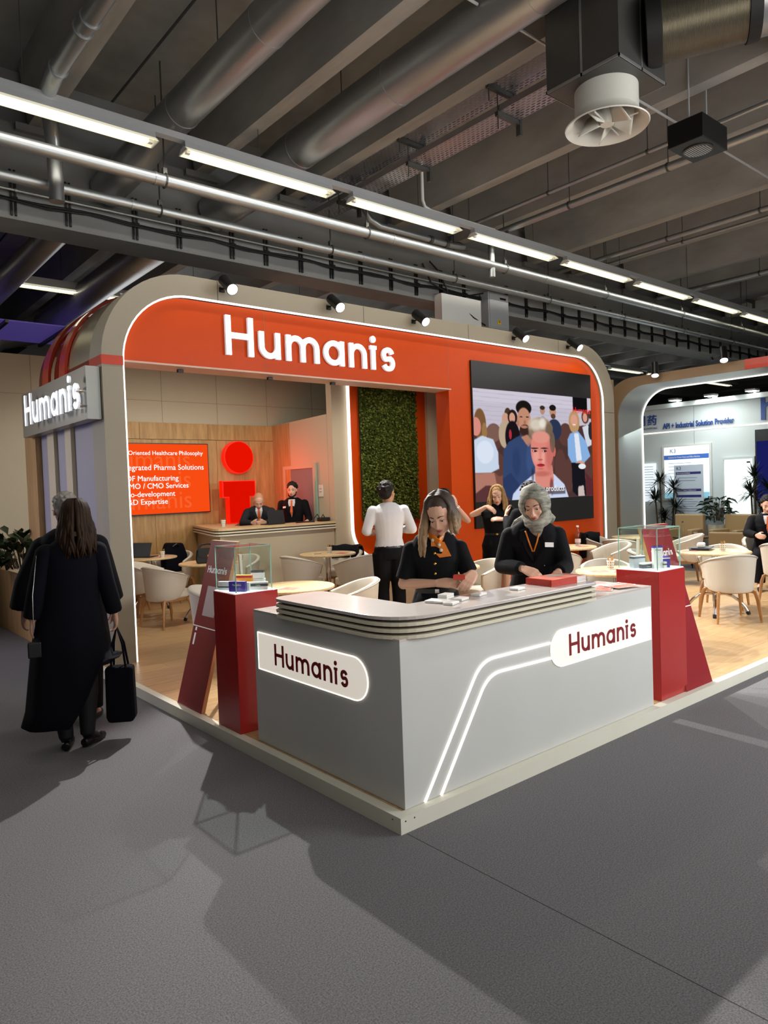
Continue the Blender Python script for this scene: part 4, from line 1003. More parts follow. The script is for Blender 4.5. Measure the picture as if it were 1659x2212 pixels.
text_obj('lettering', 'h', .75, M['bluetext'], t, (XW-.03, 3.66, 2.86), (0,-1,0), (0,0,1), .01, bold=.01)
t = thing('lightbox_poster', 'tall lit white poster with a blue title bar on the neighbouring wall', 'poster', (XW-.04, 5.2, 1.3))
bx('frame', (XW-.05, 4.66, 1.22), (XW, 5.79, 2.46), M['white'], t); bx('lit_face', (XW-.055, 4.71, 1.27), (XW-.05, 5.74, 2.42), M['posterglow'], t)
bx('title_bar', (XW-.058, 4.71, 2.14), (XW-.055, 5.74, 2.24), M['posterblue'], t); bx('blue_foot', (XW-.058, 4.71, 1.27), (XW-.055, 5.74, 1.40), mat('pale_blue_foot', '8fc4d8', .5, emis=.6), t)
text_obj('title', 'Solutions for Freeze Dryer and Filling Machine', .052, M['badge'], t, (XW-.0605, 5.64, 2.17), (0,-1,0), (0,0,1), .0006, bold=.001, xscale=.75)
text_obj('emblem', 'K3', .13, M['print'], t, (XW-.0585, 5.60, 2.29), (0,-1,0), (0,0,1), .0006)
for k in range(9): bx('print_line', (XW-.0565, 5.10+.1*(k % 2), 2.05-.075*k), (XW-.0552, 5.64, 2.058-.075*k), M['print'], t)
t = thing('lightbox_poster', 'narrow pale lit poster at the far left of the neighbouring wall', 'poster', (XW-.04, 6.1, 1.3))
bx('lit_face', (XW-.04, 5.97, 1.2), (XW, 6.60, 2.08), M['posterglow'], t)
for k in range(12): bx('print_line', (XW-.042, 6.02, 2.0-.06*k), (XW-.04, 6.32, 2.01-.06*k), M['print'], t)
t = thing('banner_stand', 'grey printed roll-up banner with purple bars in front of the lit poster', 'banner', (12.8, 5.0, 0))
bx('sheet', (12.79, 4.67, .1), (12.80, 5.32, 2.0), M['posterpale'], t); bx('base', (12.7, 4.65, 0), (12.9, 5.34, .1), M['lampgrey'], t)
for z in (1.80, 1.43, 1.30): bx('title_bar', (12.785, 4.72, z), (12.79, 5.28, z+.05), M['navytext'], t)
text_obj('emblem', 'K3', .10, M['navytext'], t, (12.785, 5.27, 1.90), (0,-1,0), (0,0,1), .0006)
text_obj('title', 'Monoclonal Antibody', .035, M['badge'], t, (12.783, 5.26, 1.812), (0,-1,0), (0,0,1), .0005); text_obj('title', 'Delivery System Collaboration', .035, M['badge'], t, (12.783, 5.26, 1.442), (0,-1,0), (0,0,1), .0005)
for k in range(16):
    z = [1.72, 1.66, 1.25, 1.2, 1.15, 1.1, 1.05, 1.0, .9, .85, .8, .72, .66, .6, .54, .5][k]; bx('print_line', (12.786, 4.80+.05*(k % 3), z), (12.79, 5.26, z+.008), M['print'], t)
t = thing('wall_opening', 'bright white doorway opening in the neighbouring wall', 'doorway', (XW-.02, 4.0, 0))
bx('lit_panel', (XW-.02, 3.80, .0), (XW, 4.40, 2.08), M['whiteglow'], t)
b = MB(); b.box((XW-.06, 4.40, 0), (XW, 4.45, 2.12)); b.box((XW-.06, 3.76, 0), (XW, 3.80, 2.12)); b.box((XW-.06, 3.801, 2.081), (XW, 4.399, 2.12)); b.build('jamb', M['standwhite'], t)
bx('hinge', (XW-.03, 3.86, 1.99), (XW-.02, 3.93, 2.02), M['black'], t)
t = thing('wall_screen', 'dark blue wall screen at the right edge of the frame', 'screen', (XW-.04, 2.9, 1.3))
bx('bezel', (XW-.06, 2.0, 1.2), (XW, 3.74, 2.66), M['black'], t); bx('display', (XW-.064, 2.02, 1.22), (XW-.06, 3.71, 2.42), M['screenblue'], t)
for k, y in enumerate((5.35, 4.55, 3.7, 2.6)):
    t = thing('floodlight', f'{ORD[k]} lit floodlight from the left on top of the neighbouring wall', 'light', (XW-.3, y, 3.45))
    MB().box((XW-.36, y-.10, 3.44), (XW-.12, y+.10, 3.48)).build('lamp_housing', M['lampgrey'], t); bx('lit_lens', (XW-.35, y-.09, 3.432), (XW-.13, y+.09, 3.44), emit('flood_lens', 'f4fffc', 12), t)
    bx('arm', (XW-.14, y-.02, 3.38), (XW+.02, y+.02, 3.46), M['lampgrey'], t)
# armchairs
def armchair(lab, x, y, rz, w_=.62, d=.62, h=.78, ha=.55, z=0):
    t = thing('armchair', lab, 'armchair', (x, y, z), rz)   # faces +y
    bx_ = lambda nm, a, c, m=M['tan']: MB().box(a, c).build(nm, m, t, local=True, bevel=.025)
    bx_('backrest', (-w_/2, -d/2, .05), (w_/2, -d/2+.14, h)); bx_('armrest', (-w_/2, -d/2+.142, .05), (-w_/2+.12, d/2, ha)); bx_('armrest', (w_/2-.12, -d/2+.142, .05), (w_/2, d/2, ha))
    bx_('seat', (-w_/2+.125, -d/2+.145, .10), (w_/2-.125, d/2+.02, .40))
    for sx in (-1, 1):
        for sy in (-1, 1): MB().cyl((sx*(w_/2-.06), sy*(d/2-.06), 0), (sx*(w_/2-.06), sy*(d/2-.06), .06), .02, n=8).build('leg', M['black'], t, local=True)
armchair('tan armchair with its back to the palms, nearest the silver arch leg', 12.2, 4.80, PI/2, h=.95, ha=.66)
armchair('tan armchair in front of the leafy bush in the neighbouring lounge', 12.3, 3.85, PI/2-.25, w_=.66, h=.95, ha=.66)
armchair('tan armchair seen from its side, nearest the viewer in the lounge', 10.9, 3.22, -PI/2+.1, w_=.66, h=.72)
armchair('tan armchair farthest right, half hidden behind the seated man', 12.0, 3.05, PI*.75, h=.85)
t = thing('lounge_table', 'low dark wooden round table between the tan armchairs', 'table', (11.1, 4.1, 0))
MB().cyl((11.1, 4.1, .56), (11.1, 4.1, .59), .34, n=32).build('tabletop', mat('walnut', '6a4428', .4), t, smooth='auto')
for k in range(4): MB().cyl((11.1+.22*math.cos(k*1.57+.5), 4.1+.22*math.sin(k*1.57+.5), 0), (11.1+.2*math.cos(k*1.57+.5), 4.1+.2*math.sin(k*1.57+.5), .56), .012, n=8).build('leg', M['black'], t)
# plants
def palm(lab, x, y, z0, crowns, seed):
    t = thing('potted_dracaena', lab, 'plant', (x, y, z0)); r_ = random.Random(seed)
    MB().lathe([(.14,0),(.18,.32),(.16,.32),(.14,.28)], (x, y, z0), 20).build('pot', M['plaster'], t, smooth='auto'); MB().cyl((x, y, z0+.26), (x, y, z0+.285), .145, n=16).build('soil', M['soil'], t)
    for (dx, dy, dz, L) in crowns:
        MB().tube([(x+dx*.3, y+dy*.3, z0+.28), (x+dx*.8, y+dy*.8, z0+dz*.5), (x+dx, y+dy, z0+dz)], .018, 7).build('stem', M['stem'], t)
        b = MB()
        for k in range(70):
            a = r_.uniform(0, 2*PI); el = r_.uniform(-.35, 1.35); l = L*r_.uniform(.75, 1.1); wd = .017
            base = Vector((x+dx, y+dy, z0+dz-.04+.08*r_.random())); d = Vector((math.cos(a)*math.cos(el), math.sin(a)*math.cos(el), math.sin(el))); s = Vector((-math.sin(a), math.cos(a), 0))*wd
            m1 = base+d*l*.5; m2 = base+d*l+Vector((0,0,-l*.16)); b.add([base-s*.4, base+s*.4, m1+s, m1-s, m2], [(0,1,2,3),(3,2,4)])
        b.build('leaf_crown', M['leafdark'], t, kind='stuff')
palm('spiky dark palm in a pot left of the grey banner', 12.78, 5.55, 0, [(0,.10,1.66,.36),(.05,-.20,1.49,.36),(-.1,.16,1.24,.39),(.0,-.26,1.07,.39),(.05,.05,.85,.32)], 4)
palm('spiky dark palm in a pot at the right frame edge', 12.82, 3.58, 0, [(0,.05,1.68,.38),(.0,.12,1.35,.40),(-.05,-.25,1.43,.40),(.0,-.1,1.0,.36)], 9)
def leafy(name, lab, x, y, z, n, spread, L, m, seed, hs=(0,.45), w_=.075):
    t = thing(name, lab, 'plant', (x, y, z)); r_ = random.Random(seed)
    for k in range(n):
        a = r_.uniform(0, 2*PI); rr = spread*math.sqrt(r_.random()); h = r_.uniform(*hs); c = Vector((x+rr*.5*math.cos(a), y+rr*.5*math.sin(a), z)); tip = Vector((x+rr*math.cos(a), y+rr*math.sin(a), z+h+.1))
        l = L*r_.uniform(.7, 1.2); d = Vector((math.cos(a), math.sin(a), r_.uniform(-.3, .8))).normalized(); s = Vector((-math.sin(a), math.cos(a), r_.uniform(-.3,.3)))*w_*r_.uniform(.7,1.2); up = Vector((0,0,.03))
        p = [tip, tip+d*l*.3, tip+d*l*.65+Vector((0,0,-l*.06)), tip+d*l+Vector((0,0,-l*.25))]
        b = MB(); b.add([p[0], p[1]-s*.8+up, p[1], p[1]+s*.8+up, p[2]-s*.7+up, p[2], p[2]+s*.7+up, p[3]], [(0,1,2),(0,2,3),(1,4,5,2),(2,5,6,3),(4,7,5),(5,7,6)]); o = b.build('leaf', m, t, smooth=True)
        if k % 2 == 0: MB().tube([c, (c+tip)/2+Vector((0,0,.04)), tip], .004, 5).build('stem', M['stem'], t)
    return t
t = leafy('potted_bush', 'broad-leaved dark green bush behind the tan armchairs', 12.72, 4.35, .80, 90, .27, .20, M['leaf'], 5, (-.1,.35), .05)
MB().lathe([(.16,0),(.22,.72),(.20,.72),(.18,.68)], (12.72, 4.35, 0), 20).build('pot', M['plaster'], t, smooth='auto')
t = leafy('potted_lily', 'dark green leafy plant growing in the left wooden planter', .12, 7.65, .84, 130, .42, .34, M['leaf'], 11, (-.05,.34), .085)
t = thing('wooden_planter', 'tall oak planter box beside the left flank', 'planter', (.18, 7.7, 0))
b = MB(); b.box((-.03, 6.64, 0), (-.005, 8.74, .80)); b.box((.095, 6.64, 0), (.12-.001, 6.66, .80)); b.build('side_board', M['wood'], t)
bx('side_board', (-.005, 6.64, 0), (.095, 6.66, .80), M['wood'], t)
t['label'] = 'tall oak planter box standing along the left flank'
bx('soil', (-.005, 6.66, .70), (.095, 8.74, .74), M['soil'], t); bx('end_board', (-.03, 8.74, 0), (.12, 8.76, .8), M['wood'], t)
bx('kerb', (-.10, 8.78, 0), (-.03, 8.80, .08), M['platform_edge'], t)

# =================================================================== tub chairs, tables
def make_chair():
    t = thing('tub_chair', '', 'chair')
    n = 26; rows_ = 5; A = math.radians(118)
    def pt(u, v, off):
        a = -A+2*A*u; s = abs(a)/A
        top = .775-.14*s**1.8; bot = .335+.05*s**3
        if s > .80: bot += (s-.80)/.20*.11
        z = bot+(top-bot)*v
        f = .86+.14*v
        rx = (.285+off)*f; ry = (.275+off)*f
        y = -math.cos(a)*ry; x = math.sin(a)*rx
        if abs(a) > PI/2: y = (abs(a)-PI/2)*.32*f; x = math.copysign(rx-.02*(abs(a)-PI/2), a)
        return (x, y+.02, z)
    b = MB(); vs = [pt(i/n, j/rows_, .0) for j in range(rows_+1) for i in range(n+1)]+[pt(i/n, j/rows_, -.042) for j in range(rows_+1) for i in range(n+1)]
    N = (n+1)*(rows_+1); fs = []
    for j in range(rows_):
        for i in range(n):
            a = j*(n+1)+i; fs += [(a, a+1, a+n+2, a+n+1), (N+a, N+a+n+1, N+a+n+2, N+a+1)]
    for i in range(n): fs += [(i, N+i, N+i+1, i+1), (rows_*(n+1)+i, rows_*(n+1)+i+1, N+rows_*(n+1)+i+1, N+rows_*(n+1)+i)]
    for j in range(rows_):
        a = j*(n+1); c = a+n; fs += [(a, a+n+1, N+a+n+1, N+a), (c, N+c, N+c+n+1, c+n+1)]
    b.add(vs, fs); b.build('backrest', M['uphol'], t, smooth=True, local=True, bevel=.012)
    MB().tube([pt(i/n, .96, .008) for i in range(n+1)]+[pt(1, v, .006) for v in (.7, .4, .1)], .006, 6).build('piping', M['uphol_dark'], t, smooth=True, local=True)
    seat = [(.235*math.copysign(abs(math.cos(q))**.6, math.cos(q)), .02+.235*math.copysign(abs(math.sin(q))**.7, math.sin(q))+.03) for q in [2*PI*i/28 for i in range(28)]]
    b = MB(); b.prism(seat, .36, .455); b.build('seat', M['uphol'], t, smooth='auto', local=True, bevel=.018)
    MB().prism([(p[0]*.9, p[1]*.9) for p in seat], .325, .36).build('seat_frame', M['oak'], t, local=True)
    for sx in (-1, 1):
        for sy in (-1, 1):
            P0 = (sx*.17, sy*.15+.03, .345); P1 = (sx*.205, sy*.18+.03, .33); P2 = (sx*.222, sy*.205+.03, .25); P3 = (sx*.245, sy*.235+.03, 0)
            MB().tube([P0, P1, P2, P3], [(.012,.02),(.018,.022),(.018,.024),(.012,.014)], 8).build('leg', M['oak'], t, local=True, smooth='auto')
    return t
chair0 = make_chair(); cfirst = True
def chair(x, y, ang, lab, z=PZ):
    """ang: direction the sitter faces, degrees from +x"""
    global cfirst
    o = chair0 if cfirst else copy_tree(chair0); cfirst = False
    o.location = (x, y, z); o.rotation_euler = (0, 0, math.radians(ang-90)); o['label'] = lab; return o
def make_table():
    t = thing('round_table', '', 'table')
    MB().lathe([(.0,.722),(.39,.722),(.40,.728),(.40,.742),(.395,.747),(0,.747)], (0,0,0), 48, caps=False).build('tabletop', M['tabletop'], t, smooth='auto', local=True)
    MB().cyl((0,0,.14), (0,0,.722), .038, n=20).build('column', M['chrome'], t, smooth='auto', local=True)
    for k in range(4):
        a = k*PI/2+.4; c, s = math.cos(a), math.sin(a)
        l = MB().tube([(c*r, s*r, z) for r, z in ((.03,.235),(.10,.24),(.18,.215),(.25,.165),(.31,.09),(.345,.025))], .019, 12).build('leg', M['chrome'], t, smooth='auto', local=True)
        MB().tube([(c*.338, s*.338, .04), (c*.352, s*.352, 0.002)], .023, 12).build('foot_cap', M['rubber'], l, local=True)
    return t
table0 = make_table(); tfirst = True
def table(x, y, a, lab):
    global tfirst
    o = table0 if tfirst else copy_tree(table0); tfirst = False
    o.location = (x, y, PZ); o.rotation_euler = (0, 0, a); o['label'] = lab; return o
TZ = PZ+.747
table(1.37, 3.07, .2, 'round oak table just behind the left arm of the reception counter')
table(3.63, 5.66, .5, 'round oak table between two beige chairs in front of the bar')
table(2.02, 6.09, .9, 'round oak table carrying the black handbag')
table(1.84, 7.69, 0, 'round oak table with an open laptop by the oak wall')
table(4.03, 1.29, .6, 'round table with spread leaflets behind the right arm of the counter')
table(5.99, 3.29, .3, 'round table with a clear water bottle below the video wall')
table(6.25, 1.36, .0, 'round table with dark folders in front of the frontmost cream chair')
table(8.0, 3.40, .4, 'round table farthest back near the brown arch, seen through the right glass case')
table(3.33, 3.02, .4, 'round table behind the women at the counter, with an orange leaflet')
table(8.25, 1.05, .1, 'round table of the seated man at the right frame edge')
chair(5.93, 1.04, 50, 'cream tub chair nearest the viewer on the right, back to us')
chair(6.78, 1.50, 195, 'cream tub chair on the far side of the table with dark folders')
chair(5.92, 2.02, -65, 'cream tub chair half hidden behind the right podium')
chair(4.52, 1.72, 222, 'cream tub chair behind the leaflet table, its back rising over the tabletop')
chair(3.72, 1.92, -60, 'cream tub chair at the left of the leaflet table beside the seated-height armrest')
chair(5.35, 2.98, 25, 'cream tub chair with its back to us below the video wall, left of the bottle')
chair(6.60, 2.98, 155, 'pale tub chair open towards the table with the water bottle')
chair(7.35, 3.28, 10, 'cream tub chair with its back to us by the brown arch')
chair(7.88, 4.05, -80, 'cream tub chair with a dark jacket over its back')
chair(8.45, 2.85, 125, 'cream tub chair at the right of the farthest table, seen through the glass')
chair(3.13, 5.62, 5, 'beige tub chair on the left of the table in front of the bar')
chair(3.62, 4.98, 95, 'beige tub chair on the right of the table in front of the bar')
chair(4.18, 6.02, 215, 'beige tub chair with a black jacket over its back')
chair(1.93, 2.86, 155, 'cream tub chair open towards the table behind the counter')
chair(.86, 3.62, -45, 'pale tub chair seen through the left glass case')
chair(1.36, 6.04, 12, 'cream tub chair nearest the entrance, seen from its side and back')
chair(1.46, 6.85, -35, 'cream tub chair just behind the one nearest the entrance')
chair(1.36, 7.50, 30, 'cream tub chair at the left of the laptop table')
chair(2.38, 8.03, 215, 'cream tub chair by the oak wall holding a black bag')
chair(2.62, 6.35, 200, 'cream tub chair on the far side of the handbag table')
chair(3.88, 2.98, 170, 'cream tub chair between the two women at the counter')
chair(7.60, 1.10, 5, 'cream tub chair cut by the right frame edge, back to us')
# =================================================================== small things
def cup(x, y, z, lab, s=1.0):
    t = thing('stirrer_cup', lab, 'cup', (x, y, z+.001))
    MB().lathe([(.028*s,0),(.038*s,.09*s),(.036*s,.09*s),(.026*s,.004)], (0,0,0), 20, caps=False).build('cup', M['cup'], t, smooth='auto', local=True)
    b = MB()
    for r in range(3):
        for k in range(10):
            q = 2*PI*k/10; rr = (.0296+.0033*(r+.7))*s; zz = (.014+.024*r)*s
            b.add([(rr*math.cos(q+d), rr*math.sin(q+d), zz+h) for d, h in ((-.13,0),(.13,0),(.13,.012),(-.13,.012))], [(0,1,2,3)])
    b.build('printed_dots', M['cuptext'], t, local=True)
    r_ = random.Random(int(x*100))
    for k in range(6):
        a = r_.uniform(0, 6.28); MB().cyl((.012*math.cos(a), .012*math.sin(a), .01), (.03*math.cos(a), .03*math.sin(a), .115+.01*r_.random()), .0035, n=6).build('stirrer', M['stick'], t, local=True)
def leaf(x, y, z, rz, lab, m=None, w_=.15, h=.21, th=.002, name='leaflet'):
    t = thing(name, lab, 'leaflet', (x, y, z+.0008), rz)
    MB().box((-w_/2, -h/2, 0), (w_/2, h/2, th)).build('sheet', M['paper'], t, local=True)
    MB().box((-w_/2+.004, -h/2+.004, th), (w_/2-.004, h/2-.03, th+.0004)).build('print', m or M['brochure'], t, local=True)
    return t
cup(3.62, 5.60, TZ, 'paper cup of stirrers on the table in front of the bar'); cup(2.33, 5.82, TZ, 'paper cup of stirrers beside the handbag'); cup(1.93, 7.42, TZ, 'paper cup of stirrers on the laptop table')
cup(4.06, 1.38, TZ, 'paper cup of stirrers on the leaflet table'); cup(5.93, 3.33, TZ, 'paper cup of stirrers left of the water bottle'); cup(6.28, 1.28, TZ, 'paper cup of stirrers on the table with dark folders')
cup(8.05, 3.30, TZ, 'paper cup of stirrers on the farthest table'); cup(11.0, 3.97, .59, 'paper cup of stirrers on the low lounge table'); cup(3.02, 7.6, 1.215, 'paper cup of stirrers on the bar left of the red stem', 1.1)
leaf(3.95, 1.18, TZ, .4, 'orange leaflet at the front of the leaflet table'); leaf(3.83, 1.38, TZ, 1.0, 'orange and white leaflet at the left of the leaflet table'); leaf(4.13, 1.12, TZ+.003, 2.0, 'white leaflet lying across the leaflet table', M['badge'])
leaf(5.82, 3.45, TZ, .3, 'orange leaflet left on the bottle table'); leaf(6.08, 3.12, TZ, 1.1, 'orange leaflet in front of the water bottle'); leaf(5.78, 3.22, TZ, .8, 'red leaflet at the near edge of the bottle table', M['brochred'])
leaf(6.10, 1.62, TZ, .7, 'salmon leaflet at the left edge of the folder table', M['brochure'], .16, .22); leaf(6.32, 1.12, TZ, .2, 'white sheet in front of the cup on the folder table', M['badge'], .2, .2)
leaf(3.40, 2.85, TZ, .9, 'orange leaflet on the table between the two women'); leaf(3.72, 5.45, TZ, .2, 'red leaflet right of the cup in front of the bar', M['brochred']); leaf(3.47, 5.70, TZ, .9, 'dark leaflet left of the cup in front of the bar', M['greybox'], .1, .14)
leaf(2.22, 5.92, TZ, 1.0, 'orange leaflet beside the handbag'); leaf(2.0, 7.60, TZ, .5, 'pink leaflet on the laptop table', mat('pink_print', 'd8a09a', .5), .2, .28); leaf(1.25, 2.95, TZ, .4, 'leaflet on the table behind the left case')
t = thing('water_bottle', 'clear glass water bottle on the table below the video wall', 'bottle', (6.12, 3.20, TZ+.001))
MB().lathe([(.0,.0),(.036,.0),(.038,.01),(.038,.15),(.030,.19),(.014,.235),(.013,.265)], (0,0,0), 24, caps=False).build('glass', M['glass'], t, smooth='auto', local=True)
MB().lathe([(.0,.004),(.034,.006),(.034,.085),(0,.085)], (0,0,0), 20, caps=False).build('water', mat('water_tint', 'b8c4c4', .1, alpha=.45), t, smooth='auto', local=True); MB().cyl((0,0,.262), (0,0,.285), .017, n=16).build('cap', M['badge'], t, smooth='auto', local=True); MB().cyl((0,0,.05), (0,0,.10), .0388, n=24, caps=False).build('label', mat('bottle_label', 'd8c8c8', .5), t, smooth='auto', local=True)
t = thing('water_bottle', 'dark-capped bottle on the low lounge table', 'bottle', (11.15, 4.3, .591))
MB().lathe([(.0,.0),(.036,.0),(.038,.15),(.014,.235),(.013,.265)], (0,0,0), 20, caps=False).build('glass', M['glass'], t, smooth='auto', local=True); MB().cyl((0,0,.262), (0,0,.285), .017, n=12).build('cap', M['greybox'], t, local=True)
for k, (dx, dy, a, m, z) in enumerate(((.0, 0, .5, 'laptop', 0), (.04, -.03, .3, 'greybox', .018))):
    t = thing('folder', ['black folder lowest in the pile on the right table', 'dark grey folder upper in the pile on the right table'][k], 'folder', (6.33+dx, 1.60+dy, TZ+z+.001), a)
    MB().box((-.15, -.11, 0), (.15, .11, .014)).build('cover', M[m], t, local=True, bevel=.003)
t = thing('white_case', 'small white rounded case on top of the dark folders', 'case', (6.36, 1.58, TZ+.035), .4); MB().box((-.09, -.045, 0), (.09, .045, .05)).build('shell', M['badge'], t, local=True, bevel=.015)
# counter goods
cards = [(.52, .265, .35, 1, 'leftmost small white card pack by the inner edge'), (.66, .30, .3, 2, 'double white card pack at the back of the group'), (.535, .205, .3, 1, 'white card pack in the middle of the front group'), (.53, .13, .35, 1, 'white card pack nearest the counter corner'), (.67, .19, .3, 1, 'white card pack right of the front group'), (.86, .225, .25, 1, 'single white card pack apart at the right of the group'), (1.17, .19, .2, 1, 'white card pack standing alone left of the magazines')]
for x, y, a, n, lab in cards:
    t = thing('card_pack', lab+' on the counter', 'card pack', (x, y, CT+.001), a)
    for k in range(n): MB().box((-.045, -.03, k*.0135), (.045, .03, k*.0135+.0125)).build('pack', M['badge'], t, local=True, bevel=.001)
t = thing('magazine_stack', 'stack of red and orange magazines on the counter before the headscarf woman', 'magazines', (1.55, .18, CT+.001), .0)
for k in range(8):
    a = random.uniform(-.03, .03); b = MB(); z = k*.0052
    R = Matrix.Rotation(a-.05, 4, 'Z'); b.T = R
    b.box((-.17, -.105, z), (.17, .105, z+.0048)); m_ = b.build('magazine', M['paper'], t, local=True)
    b = MB(); b.T = R; b.box((-.1705, -.1055, z+.0002), (-.158, .1055, z+.0046)); b.box((-.1705, -.1058, z+.0001), (.08, -.098, z+.0047)); b.box((-.17, -.105, z+.0048), (.17, .105, z+.0051)); b.build('cover', M['brochred'], m_, local=True)
b = MB(); b.box((-.16, -.10, .0418), (.16, .10, .0421)); b.build('cover_print', M['brochure'], t, local=True)
b = MB(); b.ell((.03, .03, .0422), (.09, .04, .0004)); b.build('cover_picture', mat('picture_grey', '9a968c', .5), t, local=True)
for k, (x, y, a) in enumerate(((2.13, .22, .5), (2.22, .26, .2), (2.33, .22, -.1), (2.28, .16, -.25))):
    leaf(x, y, .956+.0028*k, a, ['red leaflet at the left end of the spread by the podium', 'red leaflet second in the spread by the podium', 'orange leaflet with a grey oval in the spread by the podium', 'orange leaflet on top of the spread by the podium'][k], None, .21, .15, .002)
# bags, laptops, jackets
t = thing('handbag', 'black leather handbag with round gold clasp on the left table', 'handbag', (1.95, 5.98, TZ+.001), -.35)
b = MB(); b.prism([(-.15,0),(.15,0),(.165,.06),(.15,.17),(.13,.20),(-.13,.20),(-.15,.17),(-.165,.06)], -.05, .05, 'y'); b.build('body', M['leatherblack'], t, local=True, bevel=.015)
MB().prism([(-.14,.205),(.14,.205),(.135,.10),(.10,.075),(-.10,.075),(-.135,.10)], -.06, -.05, 'y').build('flap', M['leatherblack'], t, local=True, bevel=.004)
MB().cyl((0,-.066,.10), (0,-.06,.10), .018, n=16).build('clasp', M['gold_metal'], t, local=True)
MB().tube([(-.12,0,.2),(-.08,.02,.24),(0,.03,.25),(.1,.03,.235),(.17,.03,.18),(.2,.03,.05),(.19,.02,.0)], .012, 8).build('strap', M['leatherblack'], t, local=True); MB().ell((.09,-.02,.235), (.035,.02,.018)).build('tied_scarf', M['scarf_or'], t, local=True)
t = thing('backpack', 'black laptop bag standing on the chair by the oak wall', 'bag', (2.36, 8.02, PZ+.458), .2)
b = MB(); b.prism([(-.2,0),(.2,0),(.22,.25),(.15,.44),(-.12,.46),(-.2,.3)], -.07, .07, 'y'); b.build('body', M['cloth_navy'], t, local=True, bevel=.03); MB().tube([(-.06,-.08,.4),(0,-.1,.44),(.06,-.08,.4)], .012, 8).build('handle', M['leatherblack'], t, local=True)
def laptop(x, y, z, rz, lab, ang=1.9):
    t = thing('laptop', lab, 'laptop', (x, y, z+.001), rz)
    MB().box((-.16, -.11, 0), (.16, .11, .014)).build('base', M['laptop'], t, local=True, bevel=.003)
    b = MB(); b.T = Matrix.Translation((0, .11, .012)) @ Matrix.Rotation(ang-PI/2, 4, 'X') @ Matrix.Identity(4); b.box((-.16, -.004, 0), (.16, .004, .215)); b.build('lid', M['laptop'], t, local=True, bevel=.003)
    b = MB(); b.T = Matrix.Translation((0, .11, .012)) @ Matrix.Rotation(ang-PI/2, 4, 'X'); b.box((-.15, -.0055, .012), (.15, -.004, .205)); b.build('display', mat('laptop_screen', '2a2c30', .2), t, local=True)
    return t
laptop(1.80, 7.75, TZ, -1.0+PI, 'dark open laptop on the table by the oak wall'); laptop(3.66, 7.17, 1.215, PI+.1, 'black laptop with its lid to us on the bar', 1.75)
t = thing('lanyard', 'red lanyard lying beside the handbag', 'lanyard', (2.12, 5.86, TZ+.002)); MB().tube([(-.12,0,0.004),(-.05,.03,.004),(.02,-.01,.012),(.07,.03,.02),(.12,0,.008),(.05,-.04,.004),(-.06,-.03,.004)], .006, 6).build('ribbon', M['redvinyl'], t, local=True)
def jacket(x, y, rz, z, lab):
    t = thing('jacket', lab, 'jacket', (x, y, z), rz); b = MB()
    prof = []
    for i in range(15):
        a = math.radians(-70+140*i/14); prof.append(a)
    for r0, r1 in ((.305, .23),):
        vs = []
        for a in prof:
            w_ = .012*math.sin(a*9)
            for rr, zz in ((r0+.012+w_, .42+.03*math.sin(a*5)), (r0+w_, .72), (r0-.01, .795+.01*math.sin(a*7)), (r1, .79), (r1-.02-w_, .60)): vs.append((math.sin(a)*rr, -math.cos(a)*rr+.02, zz))
        b.add(vs, [(i*5+j, i*5+j+1, (i+1)*5+j+1, (i+1)*5+j) for i in range(14) for j in range(4)])
    o = b.build('cloth', M['cloth_black'], t, smooth=True, local=True); s = o.modifiers.new('t', 'SOLIDIFY'); s.thickness = .02
jacket(4.18, 6.02, math.radians(215-90), PZ, 'black jacket draped over the chair behind the table at the bar')
jacket(7.88, 4.05, math.radians(-80-90), PZ, 'dark jacket draped over the chair beside the brown arch')
t = thing('bar_cables', 'black adapters and coiled cables at the right end of the bar', 'cable', (4.45, 7.1, 1.216))
MB().box((4.50, 7.0, 1.216), (4.66, 7.16, 1.28)).build('adapter', M['rubber'], t, bevel=.01); MB().tube([(4.0,7.0,1.225),(4.15,7.08,1.225),(4.28,7.0,1.23),(4.36,7.0,1.30),(4.42,7.02,1.34),(4.47,7.02,1.25),(4.55,7.05,1.33),(4.64,7.1,1.24)], .008, 6).build('cable', M['rubber'], t); MB().box((4.05, 7.0, 1.216), (4.35, 7.12, 1.236)).build('power_strip', M['rubber'], t, bevel=.004)
leaf(4.02, 7.0, 1.215, .3, 'open white paper with orange print beside the laptop on the bar', None, .3, .2)
t = thing('bar_stool', 'small black chair just behind the left woman', 'chair', (.80, 1.22, PZ))
b = MB(); A_ = [(.20*math.sin(q), -.19*math.cos(q)) for q in [math.radians(-85+170*i/14) for i in range(15)]]; B_ = [(p[0]*.9, p[1]*.9) for p in A_]; b.T = Matrix.Translation((.80, 1.22, PZ)) @ Matrix.Rotation(.6, 4, 'Z'); b.strip(A_, B_, .48, .80); b.build('backrest', M['leatherblack'], t, bevel=.008)
b = MB(); b.T = Matrix.Translation((.80, 1.22, PZ)); b.lathe([(.0,.43),(.20,.43),(.21,.46),(.19,.48),(0,.48)], (0,0,0), 24, caps=False); b.build('seat', M['leatherblack'], t, smooth='auto')
for k in range(4): MB().cyl((.80+.13*math.cos(k*1.57+.78), 1.22+.13*math.sin(k*1.57+.78), PZ+.43), (.80+.2*math.cos(k*1.57+.78), 1.22+.2*math.sin(k*1.57+.78), PZ), .012, n=8).build('leg', M['chrome'], t, smooth='auto')
